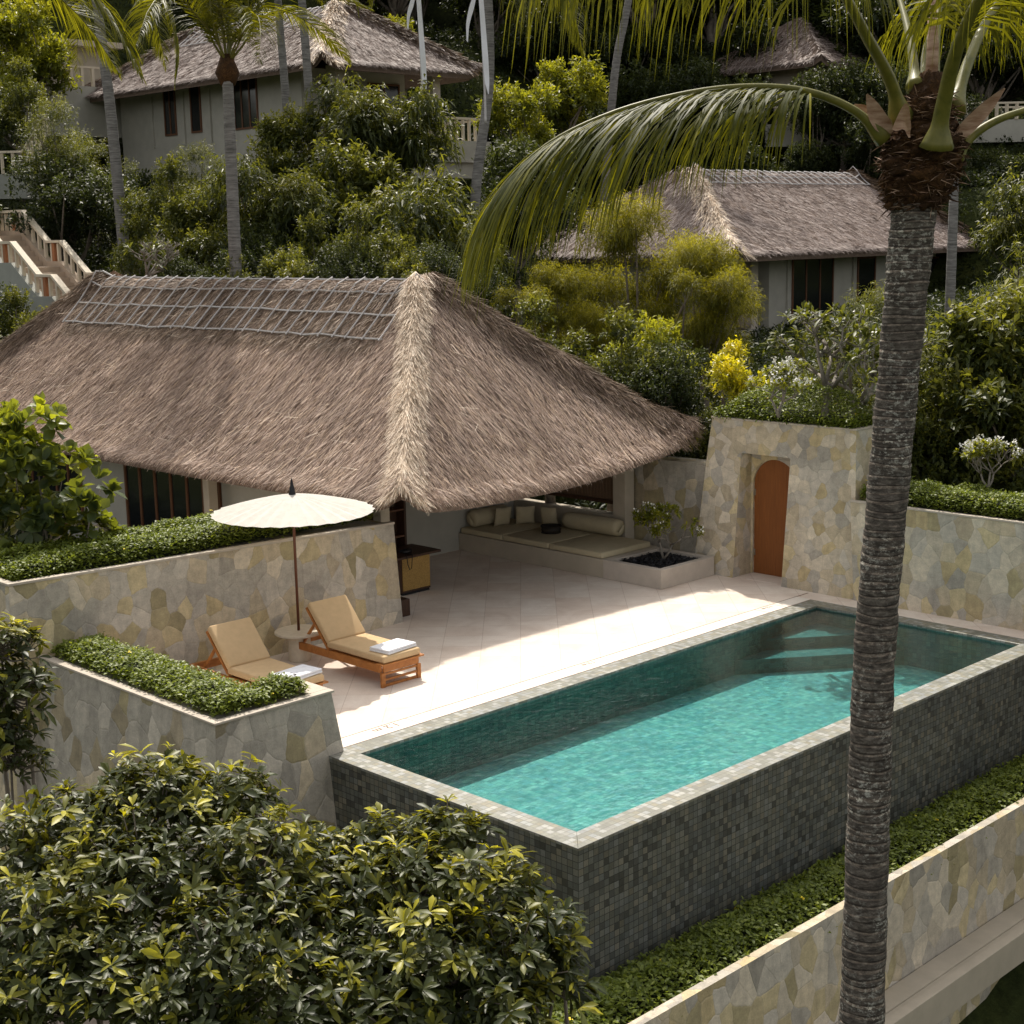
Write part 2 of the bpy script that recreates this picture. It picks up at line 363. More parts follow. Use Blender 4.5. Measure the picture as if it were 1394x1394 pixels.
class MB:
    def __init__(s): s.v = []; s.f = []
    def add(s, vs, fs):
        o = len(s.v); s.v += [tuple(float(c) for c in v) for v in vs]; s.f += [tuple(i+o for i in f) for f in fs]; return s
    def hexa(s, b, t):
        """bottom 4 points and top 4 points, counter-clockwise from above"""
        return s.add(list(b)+list(t), [(3, 2, 1, 0), (4, 5, 6, 7), (0, 1, 5, 4), (1, 2, 6, 5), (2, 3, 7, 6), (3, 0, 4, 7)])
    def box(s, x0, x1, y0, y1, z0, z1):
        return s.hexa([(x0, y0, z0), (x1, y0, z0), (x1, y1, z0), (x0, y1, z0)], [(x0, y0, z1), (x1, y0, z1), (x1, y1, z1), (x0, y1, z1)])
    def beam(s, p, q, wd, ht, up=(0, 0, 1)):
        p, q = Vector(p), Vector(q); d = (q-p).normalized(); sd = d.cross(Vector(up)).normalized(); u = sd.cross(d)
        o = lambda c, a, b: tuple(c+sd*a*wd/2+u*b*ht/2)
        return s.hexa([o(p, -1, -1), o(p, 1, -1), o(q, 1, -1), o(q, -1, -1)], [o(p, -1, 1), o(p, 1, 1), o(q, 1, 1), o(q, -1, 1)])
    def ngon(s, pts, z0, z1):
        n = len(pts)
        return s.add([(x, y, z0) for x, y in pts]+[(x, y, z1) for x, y in pts],
                     [tuple(range(n-1, -1, -1)), tuple(range(n, 2*n))]+[(i, (i+1) % n, (i+1) % n+n, i+n) for i in range(n)])
    def loft(s, rings, cap=True):
        n = len(rings[0]); vs = [p for r in rings for p in r]; fs = []
        for k in range(len(rings)-1):
            for i in range(n):
                a, b = k*n+i, k*n+(i+1) % n
                fs.append((a, b, b+n, a+n))
        if cap: fs += [tuple(range(n-1, -1, -1)), tuple(range((len(rings)-1)*n, len(rings)*n))]
        return s.add(vs, fs)
    def tube(s, pts, rad, n=8, cap=True):
        pts = [Vector(p) for p in pts]; rs = rad if hasattr(rad, '__len__') else [rad]*len(pts)
        rings = []; ref = None
        for i, p in enumerate(pts):
            d = (pts[min(i+1, len(pts)-1)]-pts[max(i-1, 0)]).normalized()
            if ref is None: ref = d.orthogonal().normalized()
            a = (ref-d*ref.dot(d)).normalized(); ref = a; b = d.cross(a)
            rings.append([tuple(p+(a*math.cos(2*PI*k/n)+b*math.sin(2*PI*k/n))*rs[i]) for k in range(n)])
        return s.loft(rings, cap)
    def lathe(s, prof, c=(0, 0, 0), n=24):
        return s.loft([[(c[0]+r*math.cos(2*PI*k/n), c[1]+r*math.sin(2*PI*k/n), c[2]+z) for k in range(n)] for r, z in prof])
    def build(s, name, mat, parent=None, smooth=False, bevel=0, seg=2, origin=None, uv=True, sub=0):
        me = bpy.data.meshes.new(name); me.from_pydata(s.v, [], s.f); me.update()
        if uv: boxuv(me)
        if origin is None and parent is not None: origin = rootloc(parent)
        if origin is not None:
            me.transform(Matrix.Translation(-Vector(origin)))
        me.materials.append(M[mat])
        if smooth: me.shade_smooth()
        o = bpy.data.objects.new(name, me); COL.objects.link(o)
        if parent is not None: o.parent = parent
        elif origin is not None: o.location = tuple(origin)
        if bevel:
            b = o.modifiers.new('bevel', 'BEVEL'); b.width = bevel; b.segments = seg; b.limit_method = 'ANGLE'; b.angle_limit = math.radians(40)
        if sub:
            b = o.modifiers.new('sub', 'SUBSURF'); b.levels = sub; b.render_levels = sub
        return o

def npmesh(name, V, faces, rnd, mat, parent=None, smooth=False, origin=None):
    """V (n,k,3) leaf vertices, faces = pattern of index tuples, rnd (n,) one value per leaf"""
    n, k = V.shape[:2]
    lt = np.array([len(f) for f in faces], np.int32)
    idx = np.concatenate([np.array(f, np.int32) for f in faces])
    me = bpy.data.meshes.new(name)
    me.vertices.add(n*k)
    VV = V.reshape(-1, 3)
    if origin is None and parent is not None: origin = rootloc(parent)
    if origin is not None: VV = VV-np.array(origin)
    me.vertices.foreach_set('co', VV.astype(np.float32).ravel())
    L = (idx[None, :]+(np.arange(n, dtype=np.int32)*k)[:, None]).ravel()
    me.loops.add(len(L)); me.loops.foreach_set('vertex_index', L)
    LT = np.tile(lt, n); me.polygons.add(len(LT))
    me.polygons.foreach_set('loop_start', np.concatenate([[0], np.cumsum(LT)[:-1]]).astype(np.int32))
    try: me.polygons.foreach_set('loop_total', LT)
    except Exception: pass
    if smooth: me.polygons.foreach_set('use_smooth', np.ones(len(LT), bool))
    me.update(calc_edges=True)
    a = me.attributes.new('rnd', 'FLOAT', 'FACE'); a.data.foreach_set('value', np.repeat(rnd, len(lt)).astype(np.float32))
    me.materials.append(M[mat])
    o = bpy.data.objects.new(name, me); COL.objects.link(o)
    if parent is not None: o.parent = parent
    elif origin is not None: o.location = tuple(origin)
    return o

def unit(a): return a/np.maximum(np.linalg.norm(a, axis=-1, keepdims=True), 1e-9)
def rvec(n): return unit(rng.normal(size=(n, 3)))

def leafverts(P, D, N, L, W, droop=.15, fancy=False):
    """P base, D direction, N approx normal"""
    D = unit(D); S = unit(np.cross(D, N)); N = np.cross(S, D)
    L = np.broadcast_to(np.asarray(L, float), (len(P),))[:, None]; W = np.broadcast_to(np.asarray(W, float), (len(P),))[:, None]
    g = np.array([0, 0, -1.0])
    def pt(a, s, n, dr): return P+D*L*a+S*W*s+N*W*n+g*L*dr
    if not fancy:
        V = np.stack([P, pt(.5, .5, .12, droop*.3), pt(1, 0, 0, droop), pt(.5, -.5, .12, droop*.3), pt(.5, 0, -.06, droop*.3)], 1)
        return V, [(0, 1, 2, 4), (0, 4, 2, 3)]
    V = np.stack([P, pt(.35, .34, .12, droop*.1), pt(.70, .5, .15, droop*.45), pt(1, 0, 0, droop), pt(.70, -.5, .15, droop*.45), pt(.35, -.34, .12, droop*.1),
                  pt(.35, 0, 0, droop*.1), pt(.70, 0, 0, droop*.45)], 1)
    return V, [(0, 1, 6), (6, 1, 2, 7), (7, 2, 3), (0, 6, 5), (6, 7, 4, 5), (7, 3, 4)]

def copy_tree(o, parent=None):
    c = o.copy(); COL.objects.link(c); c.parent = parent
    for ch in list(o.children): copy_tree(ch, c)
    return c
# ------------------------------------------------------------------ thatched roofs
_ph = rng.uniform(0, 6.28, (10, 2)); _fq = rng.uniform(.5, 2.6, (10, 2))
def lumps(X, Y):
    z = 0
    for i in range(10): z = z+np.sin(_fq[i, 0]*X+_ph[i, 0])*np.sin(_fq[i, 1]*Y+_ph[i, 1])
    return z/10

class Roof:
    def __init__(s, x0, x1, y0, y1, ze, zr, axis, hl, hr, lift=None, hb=.20, lump=.05):
        s.__dict__.update(locals())
        s.half = (x1-x0)/2 if axis == 'Y' else (y1-y0)/2
    def sides(s, X, Y):
        if s.axis == 'Y': return np.stack([(X-s.x0)/s.half, (s.x1-X)/s.half, (Y-s.y0)/s.hl, (s.y1-Y)/s.hr])
        return np.stack([(X-s.x0)/s.hl, (s.x1-X)/s.hr, (Y-s.y0)/s.half, (s.y1-Y)/s.half])
    def H(s, X, Y, bump=True):
        S = s.sides(X, Y); m = S.min(0)
        g = m*(.90+.10*m)
        g = np.where(m > .93, .93*.993+(1-np.exp(-(m-.93)*8))*.062, g)
        z = s.ze+(s.zr-s.ze)*g
        if bump:
            a, b = np.minimum(S[0], S[1]), np.minimum(S[2], S[3])
            dist = np.abs(a-b)*s.half*.7
            wgt = np.clip((1.03-np.maximum(a, b))*12, 0, 1)
            z = z+s.hb*1.25*np.exp(-(dist/.21)**2)*wgt*(1+.55*lumps(X*2.7+5, Y*2.7))
        z = z+s.lump*lumps(X, Y)*np.clip(m*4, .3, 1)
        if s.lift is not None: z = z+s.lift(X, Y)*(1-np.clip(m, 0, 1))
        return z
    def P(s, X, Y, up=0.0):
        return np.stack([X, Y, s.H(X, Y)+up], -1)
    def tangent(s, X, Y):
        e = .04
        gx = (s.H(X+e, Y, False)-s.H(X-e, Y, False))/(2*e); gy = (s.H(X, Y+e, False)-s.H(X, Y-e, False))/(2*e)
        h = np.stack([-gx, -gy, -(gx**2+gy**2)], -1)
        n = unit(np.stack([-gx, -gy, np.ones_like(gx)], -1))
        return unit(h), n
    def base(s, parent, thick=.24, step=.16):
        nx, ny = int((s.x1-s.x0)/step)+1, int((s.y1-s.y0)/step)+1
        xs, ys = np.linspace(s.x0, s.x1, nx), np.linspace(s.y0, s.y1, ny)
        X, Y = np.meshgrid(xs, ys, indexing='ij'); Z = s.H(X, Y)-.02
        V = np.concatenate([np.stack([X, Y, Z], -1).reshape(-1, 3), np.stack([X, Y, Z-thick], -1).reshape(-1, 3)])
        n = nx*ny; I = np.arange(n).reshape(nx, ny); f = []
        a, b, c, d = I[:-1, :-1].ravel(), I[1:, :-1].ravel(), I[1:, 1:].ravel(), I[:-1, 1:].ravel()
        Q = np.concatenate([np.stack([a, b, c, d], 1), np.stack([d, c, b, a], 1)+n])
        f = Q.tolist()
        for e in (I[:, 0], I[-1, :], I[::-1, -1], I[0, ::-1]):
            for p, q in zip(e[:-1], e[1:]): f.append((int(q), int(p), int(p)+n, int(q)+n))
        mb = MB(); mb.v = V.tolist(); mb.f = f
        return mb.build('roof', 'thatch_base', parent, smooth=False, uv=False)
    def straws(s, X, Y, name, mat, parent, length=.34, width=.013, jit=.16, lift=.03, dirv=None, rise=.02, rpow=1.0):
        T, N = s.tangent(X, Y)
        if dirv is not None: T = unit(dirv)
        n = len(X)
        T = unit(T+rng.normal(size=(n, 3))*jit)
        S = unit(np.cross(T, N)+N*rng.normal(size=(n, 1))*.5)
        L = length*rng.uniform(.5, 1.2, (n, 1)); Wd = width*rng.uniform(.6, 1.3, (n, 1))
        B = s.P(X, Y, rise)+N*rng.uniform(-.02, .015, (n, 1))
        tip = B+T*L+N*lift*rng.uniform(-.6, 1.2, (n, 1))
        V = np.stack([B-S*Wd/2, B+S*Wd/2, tip+S*Wd*.2, tip-S*Wd*.2], 1)
        pat = .5+.5*lumps(X*1.3+3, Y*1.3)
        rnd = np.clip(rng.random(n)**rpow*.85+pat*.2-.05, 0, 1)
        return npmesh(name, V, [(0, 1, 2, 3)], rnd, mat, parent)
    def field(s, n, eave=.25):
        X = rng.uniform(s.x0, s.x1, n); Y = rng.uniform(s.y0, s.y1, n)
        k = int(n*eave)
        per = np.array([s.x1-s.x0, s.y1-s.y0, s.x1-s.x0, s.y1-s.y0]); side = rng.choice(4, k, p=per/per.sum())
        u = rng.random(k); dpt = rng.uniform(0, .16, k)
        X[:k] = np.select([side == 0, side == 1, side == 2, side == 3], [s.x0+u*(s.x1-s.x0), s.x1-dpt, s.x0+u*(s.x1-s.x0), s.x0+dpt])
        Y[:k] = np.select([side == 0, side == 1, side == 2, side == 3], [s.y0+dpt, s.y0+u*(s.y1-s.y0), s.y1-dpt, s.y0+u*(s.y1-s.y0)])
        return X, Y, k
    def hipline(s, cx, cy):
        """corner (cx, cy in {0,1}) to ridge end in plan"""
        A = np.array([s.x1 if cx else s.x0, s.y1 if cy else s.y0])
        if s.axis == 'Y': B = np.array([(s.x0+s.x1)/2, s.y1-s.hr if cy else s.y0+s.hl])
        else: B = np.array([s.x1-s.hr if cx else s.x0+s.hl, (s.y0+s.y1)/2])
        return A, B
    def hipstraws(s, cx, cy, n, name, mat, parent, halfw=.34, length=.36, width=.014, wide=1.0):
        A, B = s.hipline(cx, cy); t = rng.random(n)**.9; c = np.clip(rng.normal(size=n)*.45, -1, 1)
        d = (B-A)/np.linalg.norm(B-A); p = np.array([-d[1], d[0]])
        hw = halfw*(1+.9*np.exp(-t*9)*wide)*(1+.35*lumps(t*17+cx*3, t*23+cy))
        P = A+(B-A)*t[:, None]+p*(c*hw)[:, None]
        X = np.clip(P[:, 0], s.x0-.05, s.x1+.05); Y = np.clip(P[:, 1], s.y0-.05, s.y1+.05)
        T, N = s.tangent(X, Y)
        slope = (s.zr-s.ze)/np.linalg.norm(B-A)
        dn = np.array([-d[0], -d[1], -slope])
        out = np.stack([p[0]*c, p[1]*c, -np.abs(c)*.6], -1)
        return s.straws(X, Y, name, mat, parent, length, width, .13, .05, dn+out*(.55+.9*np.exp(-t*9))[:, None], .035)
    def rods(s, parent, side=-1, n=20, spc=None, smin=.66, r=.021, y0=.5, y1=.3, rows=(.975, .89, .79, .68), mat='bamboo_rod'):
        """bamboo lattice lashed over the ridge"""
        mb = MB(); mid = ((s.x0+s.x1)/2 if s.axis == 'Y' else (s.y0+s.y1)/2)
        a0 = (s.y0+s.hl if s.axis == 'Y' else s.x0+s.hl)-y0; a1 = (s.y1-s.hr if s.axis == 'Y' else s.x1-s.hr)+y1
        def pt(a, sv, up=.05):
            o = mid+side*(1-sv)*s.half
            X, Y = (o, a) if s.axis == 'Y' else (a, o)
            z = float(s.H(np.array(X), np.array(Y)))+up
            return (X, Y, z)
        for row in rows:
            pts = [pt(a+rng.normal()*.01, row+rng.normal()*.003, .085+rng.normal()*.006) for a in np.linspace(a0+.15, a1-.1, 26)]
            mb.tube(pts, r*1.05, 5)
        for a in np.linspace(a0+.15, a1-.1, n):
            j = rng.normal()*.05; k = rng.normal()*.05+.15
            pts = [pt(a+j+(1-q)*k, q, .115) for q in np.linspace(.985, rows[-1]-.015, 6)]
            mb.tube(pts, r*.85, 5)
        return mb.build('ridge_lattice', mat, parent, uv=False)
# ------------------------------------------------------------------ terrain
CP = np.array([(-15,-10,-5.5),(-5,-8,-5.5),(0,-3,-5.5),(6,-4,-5.2),(14,-4,-3.5),(-4,2,-4.4),(-5,8,-4),(-8,14,-3),(-4,18,-1),(3,16,-.5),(6,10,-.5),
 (10,6,-.5),(10,10,-.5),(7,18,-.2),(14,1,.9),(16,8,1.0),(15,14,1.0),(14,20,1.3),(8,30,2.2),(0,26,1.2),(-6,24,.3),(8,34,4.2),(12,40,5.5),(18,30,4.6),
 (22,34,7.2),(28,34,7.6),(24,46,8.4),(30,45,9.5),(22,22,1.7),(30,24,2.0),(40,24,2.3),(46,28,4.2),(34,31,5.2),(44,19,3),(48,17,6.2),(50,22,8.0),(55,30,12),
 (50,40,15),(40,50,16),(30,60,19),(70,50,27),(60,18,13),(60,70,33),(90,90,48),(0,60,14),(-10,40,6),(100,40,38),(20,90,36),(-30,60,12),(30,-10,0),(50,0,6),(90,0,20),(-40,20,0),
 (-40,-40,-7),(40,-40,-4),(0,-30,-6),(6,2,-3),(2,3,-3.4),(9,2,-3)], float)
def gz(X, Y):
    X = np.asarray(X, float); Y = np.asarray(Y, float)
    d2 = (X[..., None]-CP[:, 0])**2+(Y[..., None]-CP[:, 1])**2+.8
    wt = d2**-1.9
    z = (wt*CP[:, 2]).sum(-1)/wt.sum(-1)
    inside = (X > -1.9) & (X < 12.6) & (Y > -1.6) & (Y < 15)
    z = np.where(inside, np.minimum(z, -3.4), z)
    low = (X < -1.4) & (Y < 8.6) | (Y < -1.4) & (X < 14)
    z = np.where(low, np.minimum(z, -4.6), z)
    return z
def grid_terrain():
    a = np.concatenate([np.arange(-14, 60, .8)]); far = np.array([-300, -160, -90, -60, -40, -26, -18])
    xs = np.concatenate([far, a, np.array([64, 70, 78, 90, 110, 150, 220, 400, 900])])
    X, Y = np.meshgrid(xs, xs, indexing='ij'); Z = gz(X, Y)+.12*lumps(X*1.5, Y*1.5)
    n = len(xs); I = np.arange(n*n).reshape(n, n)
    Q = np.stack([I[:-1, :-1].ravel(), I[1:, :-1].ravel(), I[1:, 1:].ravel(), I[:-1, 1:].ravel()], 1)
    mb = MB(); mb.v = np.stack([X, Y, Z], -1).reshape(-1, 3).tolist(); mb.f = Q.tolist()
    o = mb.build('terrain', 'ground_cover', smooth=True, uv=False); prop(o, kind='structure')
grid_terrain()

# ------------------------------------------------------------------ terrace and pool
L_, W_, CW = 10.74, 4.39, .324
mb = MB(); mb.box(-1.2, 11.9, W_+.004, 13.6, -.30, 0).box(L_+.004, 11.9, -1.2, W_+.002, -.30, 0)
o = mb.build('terrace', 'terrace_stone'); prop(o, kind='structure')
mb = MB()
mb.box(-.6, L_+.004, W_+.012, 4.70, .001, .004)
o = mb.build('terrace_border', 'border_stone'); prop(o, kind='structure')
mb = MB(); mb.box(-.6, 11.1, 4.70, 4.715, .0015, .0055).box(-.6, L_, W_+.003, W_+.011, .001, .0035)
for x in (.28, 1.62, 2.9, 4.75, 5.55, 7.2, 8.5, 9.5, 10.0): mb.box(x, x+.006, W_+.012, 4.70, .004, .0052)
o = mb.build('terrace_joint', 'groove_dark'); prop(o, kind='structure')

pool = empty('swimming_pool', (0, 0, 0), 'long raised infinity pool clad in dark stone tiles beside the terrace', 'swimming pool')
WZ = -.045
mb = MB()
def ring(mb, x0, x1, y0, y1, wd, z0, z1):
    o_ = [(x0, y0), (x1, y0), (x1, y1), (x0, y1)]; i_ = [(x0+wd, y0+wd), (x1-wd, y0+wd), (x1-wd, y1-wd), (x0+wd, y1-wd)]
    for k in range(4):
        j = (k+1) % 4
        mb.hexa([o_[k]+(z0,), o_[j]+(z0,), i_[j]+(z0,), i_[k]+(z0,)], [o_[k]+(z1,), o_[j]+(z1,), i_[j]+(z1,), i_[k]+(z1,)])
ring(mb, -.004, L_, -.004, W_, CW+.004, -.03, .003)
mb.build('coping', 'tile_coping', pool, bevel=.004)
mb = MB(); ring(mb, 0, L_-.003, 0, W_-.003, CW-.01, -4.2, -.0305)
mb.build('outer_wall', 'tile_outer', pool)
FZ = -.72
mb = MB(); x0, x1, y0, y1 = CW-.008, L_-CW+.005, CW-.008, W_-CW+.005
mb.add([(x0, y0, FZ), (x1, y0, FZ), (x1, y1, FZ), (x0, y1, FZ), (x0, y0, -.031), (x1, y0, -.031), (x1, y1, -.031), (x0, y1, -.031)],
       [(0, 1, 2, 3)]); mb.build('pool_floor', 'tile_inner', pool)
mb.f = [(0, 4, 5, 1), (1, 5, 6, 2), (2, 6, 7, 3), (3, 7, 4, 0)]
mb.build('inner_wall', 'tile_side_shaded', pool)
cx, cy = L_-CW, W_-CW
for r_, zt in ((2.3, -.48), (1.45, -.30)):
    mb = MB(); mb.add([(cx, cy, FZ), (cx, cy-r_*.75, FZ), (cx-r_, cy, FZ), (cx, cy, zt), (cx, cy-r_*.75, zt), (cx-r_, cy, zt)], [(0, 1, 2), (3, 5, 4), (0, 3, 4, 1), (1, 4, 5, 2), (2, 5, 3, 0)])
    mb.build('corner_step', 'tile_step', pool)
nx, ny = 2, 2
mb = MB(); mb.add([(CW-.004, CW-.004, WZ), (L_-CW, CW-.004, WZ), (L_-CW, W_-CW, WZ), (CW-.004, W_-CW, WZ)], [(0, 1, 2, 3)])
mb.build('water', 'pool_water', pool)

# depth marks engraved in the border: "1.2m" read from the terrace
def text_obj(body, loc, size, rot, mat, name, label, cat, group):
    cu = bpy.data.curves.new('tmp', 'FONT'); cu.body = body; cu.size = size; cu.extrude = .001; cu.align_x = 'CENTER'
    tmp = bpy.data.objects.new('tmp', cu); COL.objects.link(tmp)
    dg = bpy.context.evaluated_depsgraph_get(); me = bpy.data.meshes.new_from_object(tmp.evaluated_get(dg))
    bpy.data.objects.remove(tmp); me.materials.clear(); me.materials.append(M[mat])
    o = bpy.data.objects.new(name, me); COL.objects.link(o); o.location = loc; o.rotation_euler = rot
    return prop(o, label, cat, group)
text_obj('1.2 m', (1.2, 4.66, .0055), .19, (0, 0, PI), 'groove_dark', 'depth_marking', 'depth marking 1.2 m in the pale border nearest the parapet planter', 'depth marking', 'depth markings in the pool border')
text_obj('1.2 m', (5.2, 4.66, .0055), .12, (0, 0, PI), 'groove_dark', 'depth_marking', 'depth marking midway along the pale border of the pool', 'depth marking', 'depth markings in the pool border')
text_obj('1.2 m', (9.75, 4.66, .0055), .12, (0, 0, PI), 'groove_dark', 'depth_marking', 'depth marking in the border nearest the arched door', 'depth marking', 'depth markings in the pool border')

# ------------------------------------------------------------------ stone walls
# long wall behind the loungers (planter on top)
wl = empty('planter_wall', (1.5, 8.7, 0), 'long pale crazy paved wall behind the two sun loungers', 'stone wall')
mb = MB()
mb.hexa([(-2.35, 8.44, -4.6), (5.0, 8.67, -.3), (5.0, 9.75, -.3), (-2.35, 10.6, -4.6)], [(-1.93, 8.72, 1.86), (4.87, 8.70, 1.70), (4.87, 9.55, 1.70), (-1.93, 10.5, 1.86)])
mb.hexa([(-2.35, 10.61, -4.6), (-1.0, 10.61, -4.6), (-1.0, 17, -4.6), (-2.35, 17, -4.6)], [(-1.93, 10.51, 1.86), (-1.0, 10.51, 1.86), (-1.0, 17, 1.9), (-1.93, 17, 1.9)])
mb.build('wall', 'stone_warm', wl)
mb = MB()
mb.hexa([(-1.95, 8.70, 1.862), (4.885, 8.685, 1.702), (4.885, 8.80, 1.702), (-1.95, 8.82, 1.862)], [(-1.95, 8.70, 1.90), (4.885, 8.685, 1.74), (4.885, 8.80, 1.74), (-1.95, 8.82, 1.90)])
mb.hexa([(-1.95, 8.825, 1.862), (-1.83, 8.825, 1.862), (-1.83, 17, 1.9), (-1.95, 17, 1.9)], [(-1.95, 8.825, 1.90), (-1.83, 8.825, 1.90), (-1.83, 17, 1.94), (-1.95, 17, 1.94)])
mb.build('cap', 'cap_stone', wl, bevel=.006)

# L-shaped parapet planter in front of the loungers
lp = empty('parapet_planter', (-1.2, 4.6, 0), 'low L shaped stone parapet at the near corner of the terrace', 'stone wall')
bt = .115
def bz(x, y, z, nx_, ny_): return (x+nx_*bt*(.78-z), y+ny_*bt*(.78-z), z)
zb = -4.6
mb = MB()
mb.hexa([bz(-1.58, 4.38, zb, -1, -1), bz(.15, 4.38, zb, 1, -1), (.15, 5.0, -.2), (-.6, 5.25, -.2)], [(-1.58, 4.38, .78), (.15, 4.38, .78), (.15, 5.0, .78), (-.6, 5.25, .78)])
mb.hexa([bz(-1.58, 4.381, zb, -1, -1), (-.6, 5.251, -.2), (-.6, 8.66, -.2), bz(-1.6, 8.66, zb, -1, 0)], [(-1.58, 4.381, .781), (-.6, 5.251, .781), (-.6, 8.70, .80), (-1.6, 8.70, .80)])
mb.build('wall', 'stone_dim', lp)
mb = MB()
z0, z1 = .782, .812
mb.hexa([(-1.61, 4.35, z0), (.18, 4.35, z0), (.18, 4.47, z0), (-1.49, 4.47, z0)], [(-1.61, 4.35, z1), (.18, 4.35, z1), (.18, 4.47, z1), (-1.49, 4.47, z1)])
mb.hexa([(-1.61, 4.351, z0), (-1.49, 4.471, z0), (-1.49, 8.69, z0+.02), (-1.63, 8.69, z0+.02)], [(-1.61, 4.351, z1), (-1.49, 4.471, z1), (-1.49, 8.69, z1+.02), (-1.63, 8.69, z1+.02)])
mb.hexa([(-.70, 5.20, z0), (-.58, 5.26, z0), (-.58, 8.69, z0+.02), (-.70, 8.69, z0+.02)], [(-.70, 5.20, z1), (-.58, 5.26, z1), (-.58, 8.69, z1+.02), (-.70, 8.69, z1+.02)])
mb.box(-.15, .18, 4.472, 5.03, z0, z1)
mb.box(-.60, -.152, 4.93, 5.03, z0, z1)
mb.build('cap', 'cap_stone', lp, bevel=.006)

# gate block: battered wall with the arched door
gw = empty('gate_wall', (11.2, 6, 0), 'tall battered stone wall around the arched wooden door', 'stone wall')
def fx(z): return 11.17+.115*max(z, 0) if z >= 0 else 11.17
mb = MB(); T = 2.93
def slab(y0, y1, z0, z1, y0t=None, y1t=None):
    y0t = y0 if y0t is None else y0t; y1t = y1 if y1t is None else y1t
    mb.hexa([(fx(z0), y0, z0), (12.5, y0, z0), (12.5, y1, z0), (fx(z0), y1, z0)], [(fx(z1), y0t, z1), (12.3, y0t, z1), (12.3, y1t, z1), (fx(z1), y1t, z1)])
slab(3.80, 5.36, -.3, 2.34, 3.99, 5.36); slab(6.46, 7.42, -.3, 2.34, 6.46, 7.24)
slab(3.99, 7.24, 2.34, T, 4.04, 7.19)
mb.build('wall', 'stone_gate', gw)
mb = MB(); xf = fx(T)
mb.box(xf-.01, xf+.10, 4.02, 7.21, T+.001, T+.035).box(xf+.101, 12.31, 4.02, 4.13, T+.001, T+.035).box(xf+.101, 12.31, 7.10, 7.21, T+.001, T+.035)
mb.build('cap', 'cap_stone', gw, bevel=.006)
# arched surround behind the opening
mb = MB(); yc, hw, zs = 5.915, .50, 1.72
pts = [(yc+hw*math.cos(a), zs+hw*math.sin(a)) for a in np.linspace(0, PI, 17)]
XD = 11.76
vs = []; fs = []
for k, (y, z) in enumerate(pts):
    vs += [(XD, y, z), (XD, y, 2.36), (XD+.10, y, z), (XD+.10, y, 2.36)]
for k in range(16):
    a, b = k*4, k*4+4; fs += [(a, a+1, b+1, b), (a, b, b+2, a+2)]
mb.add(vs, fs); mb.box(XD, XD+.1, yc+hw, 6.47, 0, 2.36).box(XD, XD+.1, 5.35, yc-hw, 0, 2.36)
mb.build('arch_surround', 'stone_gate', gw)
dr = [(yc+hw*math.cos(a), zs+hw*math.sin(a)) for a in np.linspace(0, PI, 17)]
prof = [(yc-hw, .01)]+dr[::-1]+[(yc+hw, .01)]
mb = MB(); n = len(prof)
mb.add([(XD+.045, y, z) for y, z in prof]+[(XD+.09, y, z) for y, z in prof], [tuple(range(n)), tuple(range(2*n-1, n-1, -1))]+[(i, i+n, (i+1) % n+n, (i+1) % n) for i in range(n)])
door = mb.build('door', 'door_wood', gw)
for z in (.35, 1.5):
    mb = MB(); mb.box(XD+.028, XD+.048, yc+hw-.035, yc+hw-.012, z, z+.12); mb.build('hinge', 'metal_steel', door)
mb = MB(); mb.box(11.3, 12.6, 5.37, 6.45, -.001, .006); o = mb.build('threshold', 'terrace_stone', gw)
# side wall running back to the pavilion
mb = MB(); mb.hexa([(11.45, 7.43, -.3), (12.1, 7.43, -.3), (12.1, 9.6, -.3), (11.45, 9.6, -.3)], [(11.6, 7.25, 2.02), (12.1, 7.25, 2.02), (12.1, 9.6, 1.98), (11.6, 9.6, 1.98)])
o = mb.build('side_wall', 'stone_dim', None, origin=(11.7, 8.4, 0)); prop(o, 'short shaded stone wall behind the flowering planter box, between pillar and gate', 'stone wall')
# right wall
rw = empty('planter_wall', (11.3, 1, 0), 'crazy paved wall across the far end of the pool with hedge on top', 'stone wall')
mb = MB(); mb.hexa([(11.17, -6, -4.6), (12.5, -6, -4.6), (12.5, 3.81, -.3), (11.17, 3.79, -.3)], [(11.17+.06, -6, 1.72), (12.4, -6, 1.72), (12.4, 3.97, 1.72), (11.17+.06, 3.95, 1.72)])
mb.build('wall', 'stone_light', rw)
mb = MB(); mb.box(11.215, 11.33, -6, 3.96, 1.722, 1.755); mb.build('cap', 'cap_stone', rw, bevel=.006)

# lower planter wall in front of the pool
lw = empty('planter_wall', (6, -1.1, -3), 'light crazy paved wall below the pool holding the long sloping strip of hedge', 'stone wall')
mb = MB(); mb.hexa([(-1.3, -1.24, -4.9), (14, -1.24, -4.9), (14, -.95, -4.9), (-1.3, -.95, -4.9)], [(-1.2, -1.10, -1.50), (14, -1.10, -1.50), (14, -.98, -1.50), (-1.2, -.98, -1.50)])
mb.hexa([(-1.3, -.949, -4.9), (-1.1, -.949, -4.9), (-1.1, 4.3, -4.9), (-1.3, 4.3, -4.9)], [(-1.2, -.979, -1.50), (-1.08, -.979, -1.50), (-1.08, 4.3, -1.50), (-1.2, 4.3, -1.50)])
mb.build('wall', 'stone_light', lw)
mb = MB(); mb.box(-1.07, 14, -.97, -.006, -2.2, -1.84).box(-1.07, -.006, -.004, 3.9, -2.2, -1.841)
mb.build('soil_bed', 'soil', lw)
